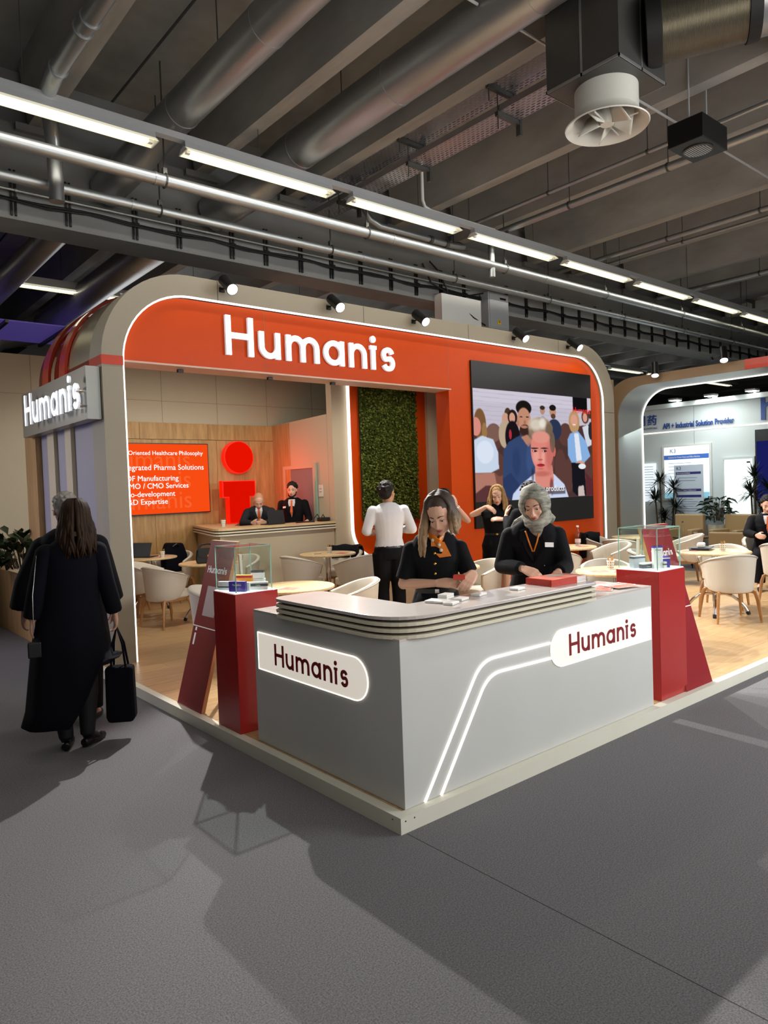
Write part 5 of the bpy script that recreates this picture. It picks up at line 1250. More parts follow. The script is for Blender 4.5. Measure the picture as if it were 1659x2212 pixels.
# =================================================================== people
def basis(d, n):
    d = Vector(d).normalized(); n = Vector(n); n = (n-d*n.dot(d)).normalized(); y = n.cross(d)
    m = Matrix((d, y, n)).transposed().to_4x4(); return m
def put_hand(b, T, wr, d, n, side, curl=.35, spread=.0, s=1.0, thumb=.5):
    """wrist point, finger direction, back-of-hand normal; side=+1 thumb towards +y of the hand frame"""
    m = basis(d, n); m.translation = Vector(wr); b.T = T @ m
    ys = [.030, .010, -.010, -.029]; Ls = [.072, .080, .074, .058]
    for k in range(4):
        y = ys[k]*side*s
        b.tube([(-.005, y*.55, 0), (.045*s, y*.85, .002), (.088*s, y, -.002)], [.0155*s, .0155*s, .0125*s], 8)
        p = Vector((.086*s, y, -.002)); a = .10+curl*.5; pts = [p.copy()]
        for j in range(3):
            l = Ls[k]*s*[.45, .31, .24][j]; yy = side*spread*(1.5-k)*.12
            p = p+Vector((math.cos(a)*l, yy*l, -math.sin(a)*l)); pts.append(p.copy()); a += curl*(1.0+.12*k)
        b.tube(pts, [.0095*s, .0088*s, .008*s, .0062*s], 8)
    t1 = [(.012*s, .018*side*s, -.004), (.042*s, .044*side*s, -.014*s), (.070*s, .056*side*s, -.014*s-.02*thumb*s), (.094*s, .056*side*s-.012*side*thumb*s, -.018*s-.04*thumb*s)]
    b.tube(t1, [.016*s, .013*s, .0105*s, .0075*s], 8); b.ell((.045*s, 0, -.006), (.045*s, .034*s, .014*s)); b.T = T
def head_shape(b, s=1.0, male=False):
    j = 1.10 if male else 1.0
    b.ell((0,-.012*s,.032*s), (.074*s,.095*s,.086*s), n=20, k=12); b.ell((0,.028*s,-.028*s), (.058*s*j**.5,.062*s,.075*s), n=18, k=10)
    b.ell((0,.034*s,-.070*s), (.044*s*j,.050*s,.038*s*j)); b.ell((0,.070*s,-.093*s), (.019*s*j,.017*s,.015*s))
    for q in (-1, 1):
        b.ell((q*.035*s,.060*s,-.030*s), (.021*s,.023*s,.022*s)); b.ell((q*.0755*s,-.004*s,-.006*s), (.007*s,.018*s,.030*s)); b.ell((q*.0105*s,.094*s,-.041*s), (.0075*s,.010*s,.007*s), n=8, k=5)
        b.ell((q*.031*s,.0745*s,.0075*s), (.0155*s,.0105*s,.0075*s), n=10, k=6)
    b.tube([(-.043*s,.066*s,.020*s),(-.02*s,.081*s,.022*s),(0,.083*s,.018*s),(.02*s,.081*s,.022*s),(.043*s,.066*s,.020*s)], .0095*s, 8)
    b.tube([(0,.083*s,.012*s),(0,.094*s,-.012*s),(0,.105*s,-.034*s)], [.0075*s,.0078*s,.0105*s], 8); b.ell((0,.106*s,-.037*s), (.0115*s,.0105*s,.0095*s), n=10, k=6)
    b.ell((0,.080*s,-.063*s), (.025*s,.014*s,.017*s))
def face_parts(root, H, s, eyes='down', lips=True, brow='brow', beard=None, browm=None):
    b = MB(); b.T = H
    if eyes != 'shut':
        for q in (-1, 1): b.ell((q*.031*s,.0720*s,-.0005*s), (.0125*s,.0115*s,.0085*s if eyes == 'open' else .0070*s), n=12, k=8)
        e = b.build('eye', M['eyewhite'], root, smooth=True)
        b = MB(); b.T = H; dz = -.0045 if eyes == 'down' else 0
        for q in (-1, 1): b.ell((q*.031*s,.0795*s,(-.001+dz*.6)*s), (.0058*s,.0045*s,.0058*s), n=10, k=6)
        b.build('iris', M['iris'], root, smooth=True)
    b = MB(); b.T = H
    for q in (-1, 1): b.tube([(q*.0165*s,.0835*s,(.002 if eyes == 'open' else -.0045)*s+.004*s), (q*.031*s,.0855*s,(.0045 if eyes == 'open' else -.003)*s+.004*s), (q*.045*s,.0745*s,-.001*s+.003*s)], .0014*s, 6)
    for q in (-1, 1): b.tube([(q*.013*s,.092*s,.0235*s),(q*.028*s,.0895*s,.0295*s),(q*.047*s,.073*s,.0235*s)], [.0026*s,.0030*s,.0014*s], 6)
    b.build('eyebrow', browm or M['brow'], root, smooth=True)
    if lips:
        b = MB(); b.T = H; b.tube([(-.021*s,.0865*s,-.0625*s),(-.010*s,.0935*s,-.0600*s),(0,.0950*s,-.0615*s),(.010*s,.0935*s,-.0600*s),(.021*s,.0865*s,-.0625*s)], [(.001*s),(.0036*s),(.0034*s),(.0036*s),(.001*s)], 8)
        b.tube([(-.018*s,.0868*s,-.0655*s),(0,.0950*s,-.0690*s),(.018*s,.0868*s,-.0655*s)], [.001*s,.0050*s,.001*s], 8); b.build('lips', M['lips'], root, smooth=True)
def ringstack(b, prof, n=22):
    vs = []; k = len(prof)
    for (z, cy, rx, ry) in prof:
        for j in range(n):
            q = 2*PI*j/n; c, s_ = math.cos(q), math.sin(q)
            vs.append((rx*math.copysign(abs(c)**.9, c), cy+ry*math.copysign(abs(s_)**.9, s_), z))
    fs = [(i*n+j, i*n+(j+1) % n, (i+1)*n+(j+1) % n, (i+1)*n+j) for i in range(k-1) for j in range(n)]+[tuple(range(n))[::-1], tuple(range((k-1)*n, k*n))]
    b.add(vs, fs)
def lerp(a, c, t): return tuple(Vector(a)*(1-t)+Vector(c)*t)
class Fig:
    def __init__(s, label, pos, phi, J=None, prof=None, h=1.0, w=1.0, male=False, skin='skin', vox=.007, z0=PZ, hand={}, head=None, hs=1.0):
        s.t = thing('person', label, 'person', (pos[0], pos[1], z0)); s.T = Matrix.Translation((pos[0], pos[1], z0)) @ Matrix.Rotation(math.radians(phi-90), 4, 'Z')
        s.h = h; s.w = w; s.male = male
        D = dict(hipR=(.085*w,0,.87*h), hipL=(-.085*w,0,.87*h), knR=(.09*w,.015,.47*h), knL=(-.09*w,.015,.47*h), anR=(.09*w,-.01,.085), anL=(-.09*w,-.01,.085), toR=(.11*w,.14,.025), toL=(-.11*w,.14,.025),
                 shR=(.158*w,0,1.315*h), shL=(-.158*w,0,1.315*h), elR=(.215*w,-.02,1.07*h), elL=(-.215*w,-.02,1.07*h), wrR=(.22*w,.06,.84*h), wrL=(-.22*w,.06,.84*h), nk=(0,0,1.38*h), hd=(0,.025,1.505*h))
        D.update(J or {}); s.J = D
        s.prof = prof or [(.80*h,0,.15*w,.105*w),(.88*h,0,.160*w,.115*w),(1.02*h,0,.125*w,.092*w),(1.12*h,.0,.135*w,.10*w),(1.22*h,.005,.150*w,.110*w),(1.30*h,.0,.160*w,.092*w),(1.36*h,-.005,.120*w,.070*w),(1.40*h,0,.06*w,.055*w)]
        yaw, pitch, roll = (head or (0,0,0))
        s.H = s.T @ Matrix.Translation(D['hd']) @ Matrix.Rotation(math.radians(yaw), 4, 'Z') @ Matrix.Rotation(math.radians(-pitch), 4, 'X') @ Matrix.Rotation(math.radians(roll), 4, 'Y'); s.hs = hs
        b = MB(); b.T = s.T
        ringstack(b, s.prof)
        for q in 'RL':
            J_ = D; aw = w**.6; s.aw = aw
            if 'sh'+q in (J or {}): J_['sh'+q] = (J_['sh'+q][0]*.95, J_['sh'+q][1], J_['sh'+q][2]-.022)
            b.tube([J_['sh'+q], lerp(J_['sh'+q], J_['el'+q], .5), J_['el'+q]], [.044*aw,.040*aw,.034*aw], 12); b.ell(J_['sh'+q], (.046*aw,.044*aw,.044*aw)); b.ell(J_['el'+q], (.035*aw,)*3)
            b.tube([J_['el'+q], lerp(J_['el'+q], J_['wr'+q], .35), J_['wr'+q]], [.035*aw,.034*aw,.023*aw], 12)
            b.tube([J_['hip'+q], lerp(J_['hip'+q], J_['kn'+q], .5), J_['kn'+q]], [.085*w,.072*w,.054*w], 12); b.ell(J_['kn'+q], (.054*w,)*3)
            b.tube([J_['kn'+q], lerp(J_['kn'+q], J_['an'+q], .3), J_['an'+q]], [.052*w,.055*w,.036*w], 12)
            b.tube([J_['an'+q], lerp(J_['an'+q], J_['to'+q], .6), J_['to'+q]], [.038,.032,.022], 10)
            hd_ = hand.get(q)
            d0 = (Vector(J_['wr'+q])-Vector(J_['el'+q])).normalized()
            if hd_ is None: hd_ = dict(d=d0, n=(1 if q == 'R' else -1, 0, 0), curl=.35)
            put_hand(b, s.T, J_['wr'+q], hd_.get('d', d0), hd_['n'], hd_.get('side', 1 if q == 'R' else -1), hd_.get('curl', .35), hd_.get('spread', 0), hd_.get('s', 1.05 if male else .95), hd_.get('thumb', .5))
        nk = D['nk']; b.T = s.T; b.tube([(nk[0], nk[1]-.01, nk[2]-.06), nk, lerp(nk, D['hd'], .75)], [.062*w**.5, .050*w**.5, .048*w**.5], 14)
        b.T = s.H; head_shape(b, hs, male)
        b.build('body', M[skin], s.t, remesh=vox)
    def arm(s, b, q, f, off, fr=0):
        D = s.J; a = s.aw; S, E_, W = D['sh'+q], D['el'+q], D['wr'+q]
        b.ell(S, (.045*a+off,.046*a+off,.040*a+off*.7))
        f1 = min(f, 1)
        b.tube([S, lerp(S, E_, f1*.5), lerp(S, E_, f1)], [.045*a+off, .042*a+off, .036*a+off+(fr if f <= 1 else 0)], 16)
        if f > 1:
            b.ell(E_, (.036*a+off,)*3); f2 = f-1
            b.tube([E_, lerp(E_, W, f2*.5), lerp(E_, W, f2)], [.036*a+off, .033*a+off+fr*.4, .026*a+off*.8+fr], 16)
    def top(s, name, m, z0, off=.014, sleeve=(1.9,1.9), flare=0, vox=.009, z1=None, cuff=.0, extra=None):
        if z0 > s.prof[0][0]:
            for i in range(len(s.prof)-1):
                if s.prof[i][0] < z0 < s.prof[i+1][0]:
                    tt = (z0-s.prof[i][0])/(s.prof[i+1][0]-s.prof[i][0]); s.prof = s.prof[:i+1]+[tuple(s.prof[i][k]*(1-tt)+s.prof[i+1][k]*tt for k in range(4))]+s.prof[i+1:]; break
        b = MB(); b.T = s.T; P = [(z, cy, rx+off+flare*max(0, (1.0*s.h-z)), ry+off+flare*max(0, (1.0*s.h-z))) for z, cy, rx, ry in s.prof if z >= z0 and (z1 is None or z <= z1)]
        zb = s.prof[0]
        if z0 < zb[0]: P = [(z0, zb[1], zb[2]+off+flare*(s.h-z0), zb[3]+off+flare*(s.h-z0))]+P
        ringstack(b, P)
        for q, f in zip('RL', sleeve):
            if f: s.arm(b, q, f, off, cuff)
        if extra: extra(b)
        o = b.build(name, m, s.t, remesh=vox); return o
    def front(s, z, x=0, off=0):
        p = s.prof
        for i in range(len(p)-1):
            if p[i][0] <= z <= p[i+1][0]:
                t = (z-p[i][0])/(p[i+1][0]-p[i][0]); cy, rx, ry = [p[i][k]*(1-t)+p[i+1][k]*t for k in (1,2,3)]
                return cy+(ry+off)*math.sqrt(max(0, 1-(x/(rx+off))**2))
        return .1
    def plate(s, name, m, poly, off=.02, th=.004):
        """flat piece following the chest: poly in (x, z)"""
        b = MB(); b.T = s.T; n = len(poly)
        vs = [(x, s.front(z, x, off)+th, z) for x, z in poly]+[(x, s.front(z, x, off)-.02, z) for x, z in poly]
        b.add(vs, [tuple(range(n)), tuple(range(n, 2*n))[::-1]]+[(i, i+n, (i+1) % n+n, (i+1) % n) for i in range(n)]); return b.build(name, m, s.t)
    def legs(s, name, m, off=.014, f=1.95, vox=.010, thin=False):
        b = MB(); b.T = s.T; D = s.J; w = s.w
        for q in 'RL':
            ra = (.087,.075,.057,.060,.039) if thin else (.092,.078,.062,.060,.052)
            b.tube([D['hip'+q], lerp(D['hip'+q], D['kn'+q], .5), D['kn'+q]], [ra[0]*w+off,ra[1]*w+off,ra[2]*w+off], 14); b.ell(D['kn'+q], (ra[2]*w+off,)*3); b.tube([D['kn'+q], lerp(D['kn'+q], D['an'+q], .3), lerp(D['kn'+q], D['an'+q], (f-1))], [ra[2]*w+off,ra[3]*w+off,ra[4]*w+off], 14)
            if thin: b.tube([D['an'+q], lerp(D['an'+q], D['to'+q], .6), D['to'+q]], [.044,.038,.028], 10)
        ringstack(b, [(z_, c_, x_+off*.6, y_+off*.6) for z_, c_, x_, y_ in s.prof if z_ <= 1.0*s.h]); hp = lerp(D['hipR'], D['hipL'], .5); b.ell((hp[0], hp[1], hp[2]+.03), (.165*w+off*.5,.118*w+off*.5,.10)); b.build(name, m, s.t, remesh=vox)
    def shoes(s, m, heel=0):
        for q in 'RL':
            b = MB(); b.T = s.T; a = Vector(s.J['an'+q]); t = Vector(s.J['to'+q]); d = (t-a); d.z = 0; d.normalize(); g = Vector((a.x, a.y, 0))
            b.tube([g-d*.045+Vector((0,0,.035)), g+d*.03+Vector((0,0,.04)), g+d*.12+Vector((0,0,.032)), g+d*.19+Vector((0,0,.022))], [(.030,.032),(.036,.038),(.032,.042),(.016,.025)], 12); b.build('shoe', m, s.t, smooth=True, remesh=.008)
    def hair(s, kind, m, m2=None, L=.35, split=None, seed=1, sc=1.0, vol=1.0, leftcut=1.0, fr0=58):
        k = s.hs*sc; b = MB(); b.T = s.H; r_ = random.Random(seed)
        if kind in ('short', 'curly', 'buzz'):
            t = {'short': .010, 'curly': .016, 'buzz': .003}[kind]
            b.ell((0,-.024*k,.046*k), (.0745*k+t*.7,.092*k+t*.6,.080*k+t), n=20, k=12); b.ell((0,-.050*k,.0*k), (.068*k+t*.6,.060*k+t*.5,.062*k), n=16, k=10)
            if kind != 'buzz':
                for i in range(150 if kind == 'curly' else 90):
                    a = r_.uniform(0, 2*PI); e = r_.uniform(-.1, 1.45); q = Vector((math.cos(a)*math.cos(e)*(.078*k+t*.6), -.024*k+math.sin(a)*math.cos(e)*(.092*k+t*.6), .046*k+math.sin(e)*(.082*k+t)))
                    if q.y > .058*k and q.z < .085*k: continue
                    rr = r_.uniform(.008, .015)*(1.3 if kind == 'curly' else 1); b.ell(tuple(q), (rr, rr*1.3, rr*.7), n=7, k=4)
            b.build('hair', m, s.t, remesh=.006); return
        # long hair: cap plus falling locks
        b.ell((0,-.022*k,.042*k), (.0785*k,.096*k,.088*k), n=20, k=12); b.ell((0,-.055*k,-.01*k), (.074*k,.055*k,.085*k), n=16, k=8)
        for i in range(84):
            a = math.radians(r_.uniform(fr0+4, 356-fr0)) if i > 24 else math.radians([fr0, 360-fr0][i % 2]+r_.uniform(0, 12)*(1 if i % 2 == 0 else -1))
            # angle measured from the face direction
            sx, cy = math.sin(a), math.cos(a)
            px = r_.uniform(-.004, .004); pts = [(px, (-.02+.06*cy)*k, .128*k)]
            for e in (60, 35, 10):
                e_ = math.radians(e); pts.append(((sx*.083*math.cos(e_)+0)*k, (-.02+.10*cy*math.cos(e_))*k if cy < 0 else (-.02+.088*cy*math.cos(e_))*k, (.04+.092*math.sin(e_))*k))
            l = L*r_.uniform(.85, 1.05)*(leftcut if sx < 0 else 1)
            pts = [s.H @ Vector(q) for q in pts]; b.T = Matrix.Identity(4)
            hc = s.H @ Vector((0, -.01, 0)); p0 = pts[-1]; o_ = (p0-hc); o_.z = 0; o_.normalize(); sd = Vector((-o_.y, o_.x, 0))
            for j in range(1, 7):
                t_ = j/6; spread = .035*math.sin(min(1, t_*1.6)*PI/2)*(1.0 if cy < .3 else .5)+.018*max(0, t_-.35)
                pts.append(p0+o_*(spread-.006+.006*math.sin(j*1.7+i))+sd*(.010*math.sin(j*1.3+i*.7))*t_*1.5+Vector((0, 0, -(.02+l*t_))))
            b.tube(pts, [q*vol for q in (.006,.012,.014,.015,.016,.0155,.015,.014,.012,.004)][:len(pts)], 6)
        if m2:
            zc = s.H.translation.z+(split or 0)
            zz = [min(1, max(0, (zc-v[2])/.13+.35)) for v in b.v]
            o = b.build('hair', attr_mat('ombre_hair', .6), s.t, smooth=True)
            c0, c1 = lin('332317'), lin('8c7050'); at = o.data.color_attributes.new('Col', 'FLOAT_COLOR', 'POINT'); rr = random.Random(2)
            cs = []
            for q in zz:
                q2 = min(1, max(0, q*q*(3-2*q)+(rr.random()-.5)*.12)); cs += [c0[k_]*(1-q2)+c1[k_]*q2 for k_ in range(3)]+[1]
            at.data.foreach_set('color', cs)
        else: b.build('hair', m, s.t, smooth=True)
    def suit(s, m, z0=.80, sleeve=(1.93,1.93), tie='tie', lap=None, open_to=1.10, flare=.05):
        h = s.h; s.top('jacket', m, z0*h, .022, sleeve, flare)
        a = open_to*h; t = 1.375*h
        s.plate('shirt_front', M['cloth_white'], [(0,a),(.055*s.w,1.32*h),(.05*s.w,t),(-.05*s.w,t),(-.055*s.w,1.32*h)], .036, .004)
        if tie: s.plate('tie', M[tie], [(0,a+.02),(.022,a+.09),(.013,1.33*h),(.017,1.36*h),(-.017,1.36*h),(-.013,1.33*h),(-.022,a+.09)], .041, .006)
        for q in (-1, 1): s.plate('lapel', lap or m, [(0,a-.01),(q*.052*s.w,t-.01),(q*.085*s.w,1.33*h),(q*.095*s.w,1.27*h),(q*.07*s.w,1.25*h),(q*.05*s.w,1.18*h)], .037, .006)
        b = MB(); b.T = s.T; nk = s.J['nk']; b.tube([(nk[0], nk[1]-.012, nk[2]-.03), (nk[0], nk[1]-.008, nk[2]+.018)], [.072*s.w**.5,.060*s.w**.5], 18); b.build('collar', M['cloth_white'], s.t, smooth='auto')

# ---- 1 left woman behind the counter
f = Fig('woman with long dark-blonde hair and orange neck scarf behind the counter', (.97, .70), 229,
    J=dict(elR=(.215,.05,1.015), wrR=(.005,.285,1.045), elL=(-.215,.09,1.06), wrL=(-.215,.305,1.10), nk=(0,.05,1.335), hd=(-.035,.125,1.462), shR=(.160,.01,1.265), shL=(-.160,.03,1.265)),
    prof=[(.80,-.01,.15,.105),(.86,-.01,.158,.112),(.98,0,.122,.090),(1.08,.01,.135,.10),(1.17,.02,.150,.118),(1.25,.015,.155,.095),(1.32,.01,.115,.070),(1.355,.015,.058,.052)], h=.965, w=.98,
    hand=dict(R=dict(d=(-.93,.36,.03), n=(.2,.6,.75), curl=.16, spread=1.0, side=1, thumb=.7), L=dict(d=(.42,.55,-.42), n=(-.35,.55,.75), curl=.42, side=-1)), head=(-20, 27, 6), vox=.0055, hs=1.06)
f.top('blouse', M['cloth_black'], .80, .012, (.88,.88), vox=.007, cuff=.012)
b = MB(); b.T = f.T; ringstack(b, [(.45,.0,.17,.14),(.62,0,.175,.14),(.84,0,.170,.125),(.97,0,.136,.104)]); b.build('skirt', M['cloth_black'], f.t, smooth=True)
b = MB(); b.T = f.T; ringstack(b, [(.955,0,.139,.107),(.985,.002,.139,.107)]); b.build('belt', M['leatherblack'], f.t, smooth='auto')
f.plate('belt_buckle', M['chrome'], [(-.012,.958),(.014,.958),(.014,.982),(-.012,.982)], .016, .006)
for z in (1.02, 1.085, 1.15, 1.215):
    b = MB(); b.T = f.T; y = f.front(z, 0, .014); b.ell((.01, y, z), (.0095,.006,.0095), n=12, k=6); b.build('gold_button', M['gold_metal'], f.t, smooth=True)
b = MB(); b.T = f.T
b.tube([(.066,.0,1.352),(.052,.062,1.33),(.01,.105,1.300),(-.02,.125,1.275)], [(.012,.020),(.014,.024),(.016,.030),(.01,.03)], 10); b.tube([(-.066,.0,1.352),(-.055,.06,1.335),(-.035,.10,1.305),(-.015,.125,1.28)], [(.012,.020),(.014,.022),(.014,.026),(.01,.02)], 10)
b.tube([(.066,.0,1.352),(.04,-.05,1.36),(-.04,-.05,1.36),(-.066,.0,1.352)], [(.012,.02)]*4, 10)
b.add([(.03,.115,1.295),(-.055,.118,1.285),(-.095,.142,1.195),(-.02,.150,1.188),(.03,.118,1.24),(.03,.105,1.29),(-.055,.108,1.28),(-.095,.135,1.195),(-.02,.142,1.188),(.03,.11,1.24)], [(0,1,2,3,4),(5,9,8,7,6),(0,5,6,1),(1,6,7,2),(2,7,8,3),(3,8,9,4),(4,9,5,0)])
sf = b.build('neck_scarf', M['scarf_or'], f.t, smooth='auto')
b = MB(); b.T = f.T
for p in ((.045,.088,1.325),(.02,.122,1.298),(-.02,.14,1.268),(-.03,.15,1.235),(-.04,.110,1.318)): b.ell(p, (.011,.006,.011), n=8, k=5)
b.build('scarf_print', mat('scarf_grey_print', 'b8bcb0', .6), sf, smooth=True, kind='stuff')
f.hair('long', M['hairbrown'], M['hairblonde'], .285, .0, 3, 1.0, 1.1, .55, 66)
face_parts(f.t, f.H, 1.06, 'down')
b = MB(); b.T = f.T; b.box((-.155,.355,1.075), (-.085,.38,1.100)); b.box((-.150,.352,1.100), (-.090,.383,1.104)); cp = b.build('card_box', M['brochred'], f.t)
cp.parent = None; cp.location = f.t.location; tag(cp, 'small dark red card box held in the left woman hands', 'box')
# ---- 2 woman in headscarf
f = Fig('woman in a grey-green patterned headscarf and black blazer behind the counter', (1.86, .60), 219,
    J=dict(elR=(.225,.09,1.055), wrR=(.07,.31,1.055), elL=(-.215,.11,1.045), wrL=(-.15,.32,1.03), nk=(0,.13,1.375), hd=(-.01,.20,1.495), shR=(.165,.10,1.30), shL=(-.165,.10,1.30)), w=1.0, h=.985,
    prof=[(.78,-.03,.15,.105),(.87,-.02,.158,.112),(1.0,.01,.132,.098),(1.10,.04,.142,.108),(1.20,.08,.155,.115),(1.28,.10,.160,.095),(1.34,.11,.12,.072),(1.385,.12,.058,.055)],
    hand=dict(R=dict(d=(-.72,.60,-.30), n=(.15,.55,.80), curl=.55, side=1, spread=.6), L=dict(d=(.1,.9,-.3), n=(0,.3,.95), curl=.3)), head=(-10, 24, 5), vox=.0055, hs=1.05)
f.top('blazer', M['cloth_black'], .79, .022, (1.88,1.88), .06, .007, cuff=.004)
f.legs('trousers', M['cloth_black'])
for q in (-1, 1): f.plate('lapel', M['cloth_suit'] if 0 else M['cloth_black'], [(0,1.08),(q*.045,1.33),(q*.09,1.31),(q*.10,1.25),(q*.075,1.23),(q*.055,1.17)], .034, .008)
for pts in ([(.055,1.31),(.035,1.24),(.010,1.165)], [(-.035,1.29),(-.020,1.23),(.002,1.165)]):
    b = MB(); b.T = f.T; b.tube([(x, f.front(z, x, .044), z) for x, z in pts], .0055, 7); b.build('scarf_cord', M['scarf_or'], f.t, smooth=True)
f.plate('name_badge', M['badge'], [(-.075,1.195),(-.135,1.190),(-.135,1.222),(-.075,1.227)], .036, .006)
for p in ((.03,1.05),(-.07,1.06)):
    b = MB(); b.T = f.T; b.ell((p[0], f.front(p[1], p[0], .04), p[1]), (.004,.003,.004), n=8, k=5); b.build('button', M['chrome'], f.t, smooth=True)
face_parts(f.t, f.H, 1.05, 'down')
def hijab(f):
    HS = f.H @ Matrix.Scale(1.07, 4); b = MB(); b.T = HS; n = 40; K = 12; vs = []
    for i in range(K+1):
        s_ = i/K
        for j in range(n):
            q = 2*PI*j/n; c, s = math.cos(q), math.sin(q)
            g = math.sin(min(1, s_*3.0)*PI/2)**.8; cl = math.cos(max(0, (s_-.45)/.55)*PI/2)
            rx = (.052+(.093-.052)*g)*(cl if s_ > .45 else 1); rz = (.066+(.118-.066)*g)*(cl if s_ > .45 else 1)
            y = .080-.215*s_+.012*math.sin(3*q+6*s_)*s_
            fold = 1+.035*math.sin(5*q+9*s_)*g
            x = rx*c*fold*(1-.18*max(0, s)*(1-s_)); z = .008+rz*s*fold
            if s < 0: z -= .02*(1-s_)
            vs.append((x, y-.02*abs(c)*(1-s_), z))
    fs = [(i*n+j, i*n+(j+1) % n, (i+1)*n+(j+1) % n, (i+1)*n+j) for i in range(K) for j in range(n)]
    b.add(vs, fs)
    o = b.build('headscarf', M['hijab'], f.t, smooth=True); so = o.modifiers.new('t', 'SOLIDIFY'); so.thickness = .008; so.offset = 1
    b = MB(); b.T = HS
    for k, (r, z, y, t_) in enumerate(((.062,-.088,.026,.016),(.070,-.106,.018,.018),(.080,-.126,.008,.020))):
        b.tube([(r*math.sin(a), y-.005+(r*.95)*math.cos(a)-.0, z+.028*(1-math.cos(a))*.5+(.03 if math.cos(a) < 0 else 0)) for a in [2*PI*i/26 for i in range(27)]], [(t_, t_*.8)]*27, 10, caps=False)
    b.tube([(.0,.075,-.105),(.0,.085,-.15),(-.005,.09,-.205)], [(.03,.055),(.022,.045),(.008,.012)], 12)
    b.tube([(.07,-.01,-.12),(.13,-.03,-.17),(.19,-.05,-.21)], [(.03,.05),(.022,.06),(.01,.03)], 10); b.tube([(-.06,-.02,-.12),(-.10,-.03,-.15)], [(.03,.05),(.01,.03)], 10)
    b.build('scarf_fold', M['hijab'], f.t, remesh=.006)
hijab(f)
# ---- 3 man in white shirt, back to us
f = Fig('dark-haired man in a white shirt and black trousers seen from behind', (2.93, 3.47), 62, J=dict(elR=(.265,-.03,1.17), wrR=(.16,.20,1.16), elL=(-.265,-.04,1.17), wrL=(-.18,.20,1.14), shR=(.185,0,1.42), shL=(-.185,0,1.42)), h=1.055, w=1.06, male=True, skin='skin2', head=(-42, -12, 0), hs=1.03)
f.top('white_shirt', M['cloth_white'], .99, .016, (1.85,1.85), .0); f.legs('trousers', M['cloth_black']); f.shoes(M['leatherblack'])
b = MB(); b.T = f.T; ringstack(b, [(.975,0,.168,.128),(1.015,0,.160,.122)]); b.build('belt', M['leatherblack'], f.t, smooth='auto')
b = MB(); b.T = f.T; b.tube([(0,-.012,1.43),(0,-.006,1.475)], [.078,.064], 18); b.build('collar', M['cloth_white'], f.t, smooth='auto')
f.hair('short', M['hairblack'], seed=5, sc=1.02); face_parts(f.t, f.H, 1.03, 'open')
# ---- 4 woman in black dress
f = Fig('fair-haired woman in a black belted dress touching her hair, by the video wall', (4.58, 3.32), 222, J=dict(elR=(.30,.06,1.27), wrR=(.115,.13,1.37), elL=(-.30,.05,1.22), wrL=(-.07,.20,1.21), nk=(0,.01,1.375), hd=(-.02,.05,1.50)), w=1.08, h=1.0,
    hand=dict(R=dict(d=(-.75,.1,-.45), n=(.2,.5,.8), curl=.4, side=1), L=dict(d=(.95,.2,.1), n=(0,.6,.7), curl=.4, side=-1)), head=(-8, 14, 4), vox=.007)
f.top('dress', M['cloth_black'], .60, .014, (.30,.30), .05, .009); f.shoes(M['leatherblack'])
b = MB(); b.T = f.T; ringstack(b, [(1.01,0,.155,.118),(1.035,0,.155,.118)]); b.build('belt', M['leatherblack'], f.t, smooth='auto'); f.plate('belt_buckle', M['gold_metal'], [(-.015,1.012),(.012,1.012),(.012,1.034),(-.015,1.034)], .024, .006)
f.hair('long', M['hairfair'], None, .22, None, 8); face_parts(f.t, f.H, 1.0, 'down')
# ---- 5 dark-haired woman in white top
f = Fig('dark-haired woman in a white top holding her hair behind the left woman', (4.05, 3.72), 228, J=dict(elL=(-.30,.05,1.20), wrL=(-.15,.08,1.40), nk=(0,.01,1.36), hd=(0,.03,1.485)), w=.95, h=.99, hand=dict(L=dict(d=(.25,.05,.95), n=(-.6,.7,.1), curl=.45, side=-1)), head=(-10, 0, 0), vox=.008)
f.top('white_top', M['cloth_white'], .88, .014, (.45,.45)); f.legs('trousers', M['cloth_black']); f.shoes(M['leatherblack']); f.hair('long', M['hairblack'], None, .30, None, 12); face_parts(f.t, f.H, 1.0, 'open')
b = MB(); b.T = f.T; w_ = Vector(f.J['wrL']); e_ = Vector(f.J['elL']); d_ = (w_-e_).normalized(); b.tube([w_-d_*.045, w_-d_*.02], [.031,.029], 14, caps=False); b.build('bracelet', M['chrome'], f.t, smooth=True)
# ---- 6 curly-haired person mostly hidden
f = Fig('person with black curly hair and a phone, hidden behind the headscarf woman', (4.12, 2.42), 60, J=dict(elL=(-.25,.03,1.12), wrL=(-.20,.24,1.28), elR=(.22,.05,1.10)), w=1.0, h=1.0, hand=dict(L=dict(d=(.3,.3,.9), n=(-.8,.2,.2), curl=.5, side=-1)), vox=.009)
f.top('dark_top', M['cloth_black'], .80, .016, (1.85,1.85)); f.legs('trousers', M['cloth_black']); f.shoes(M['leatherblack']); f.hair('curly', M['hairblack'], seed=3, sc=1.12); face_parts(f.t, f.H, 1.0, 'open')
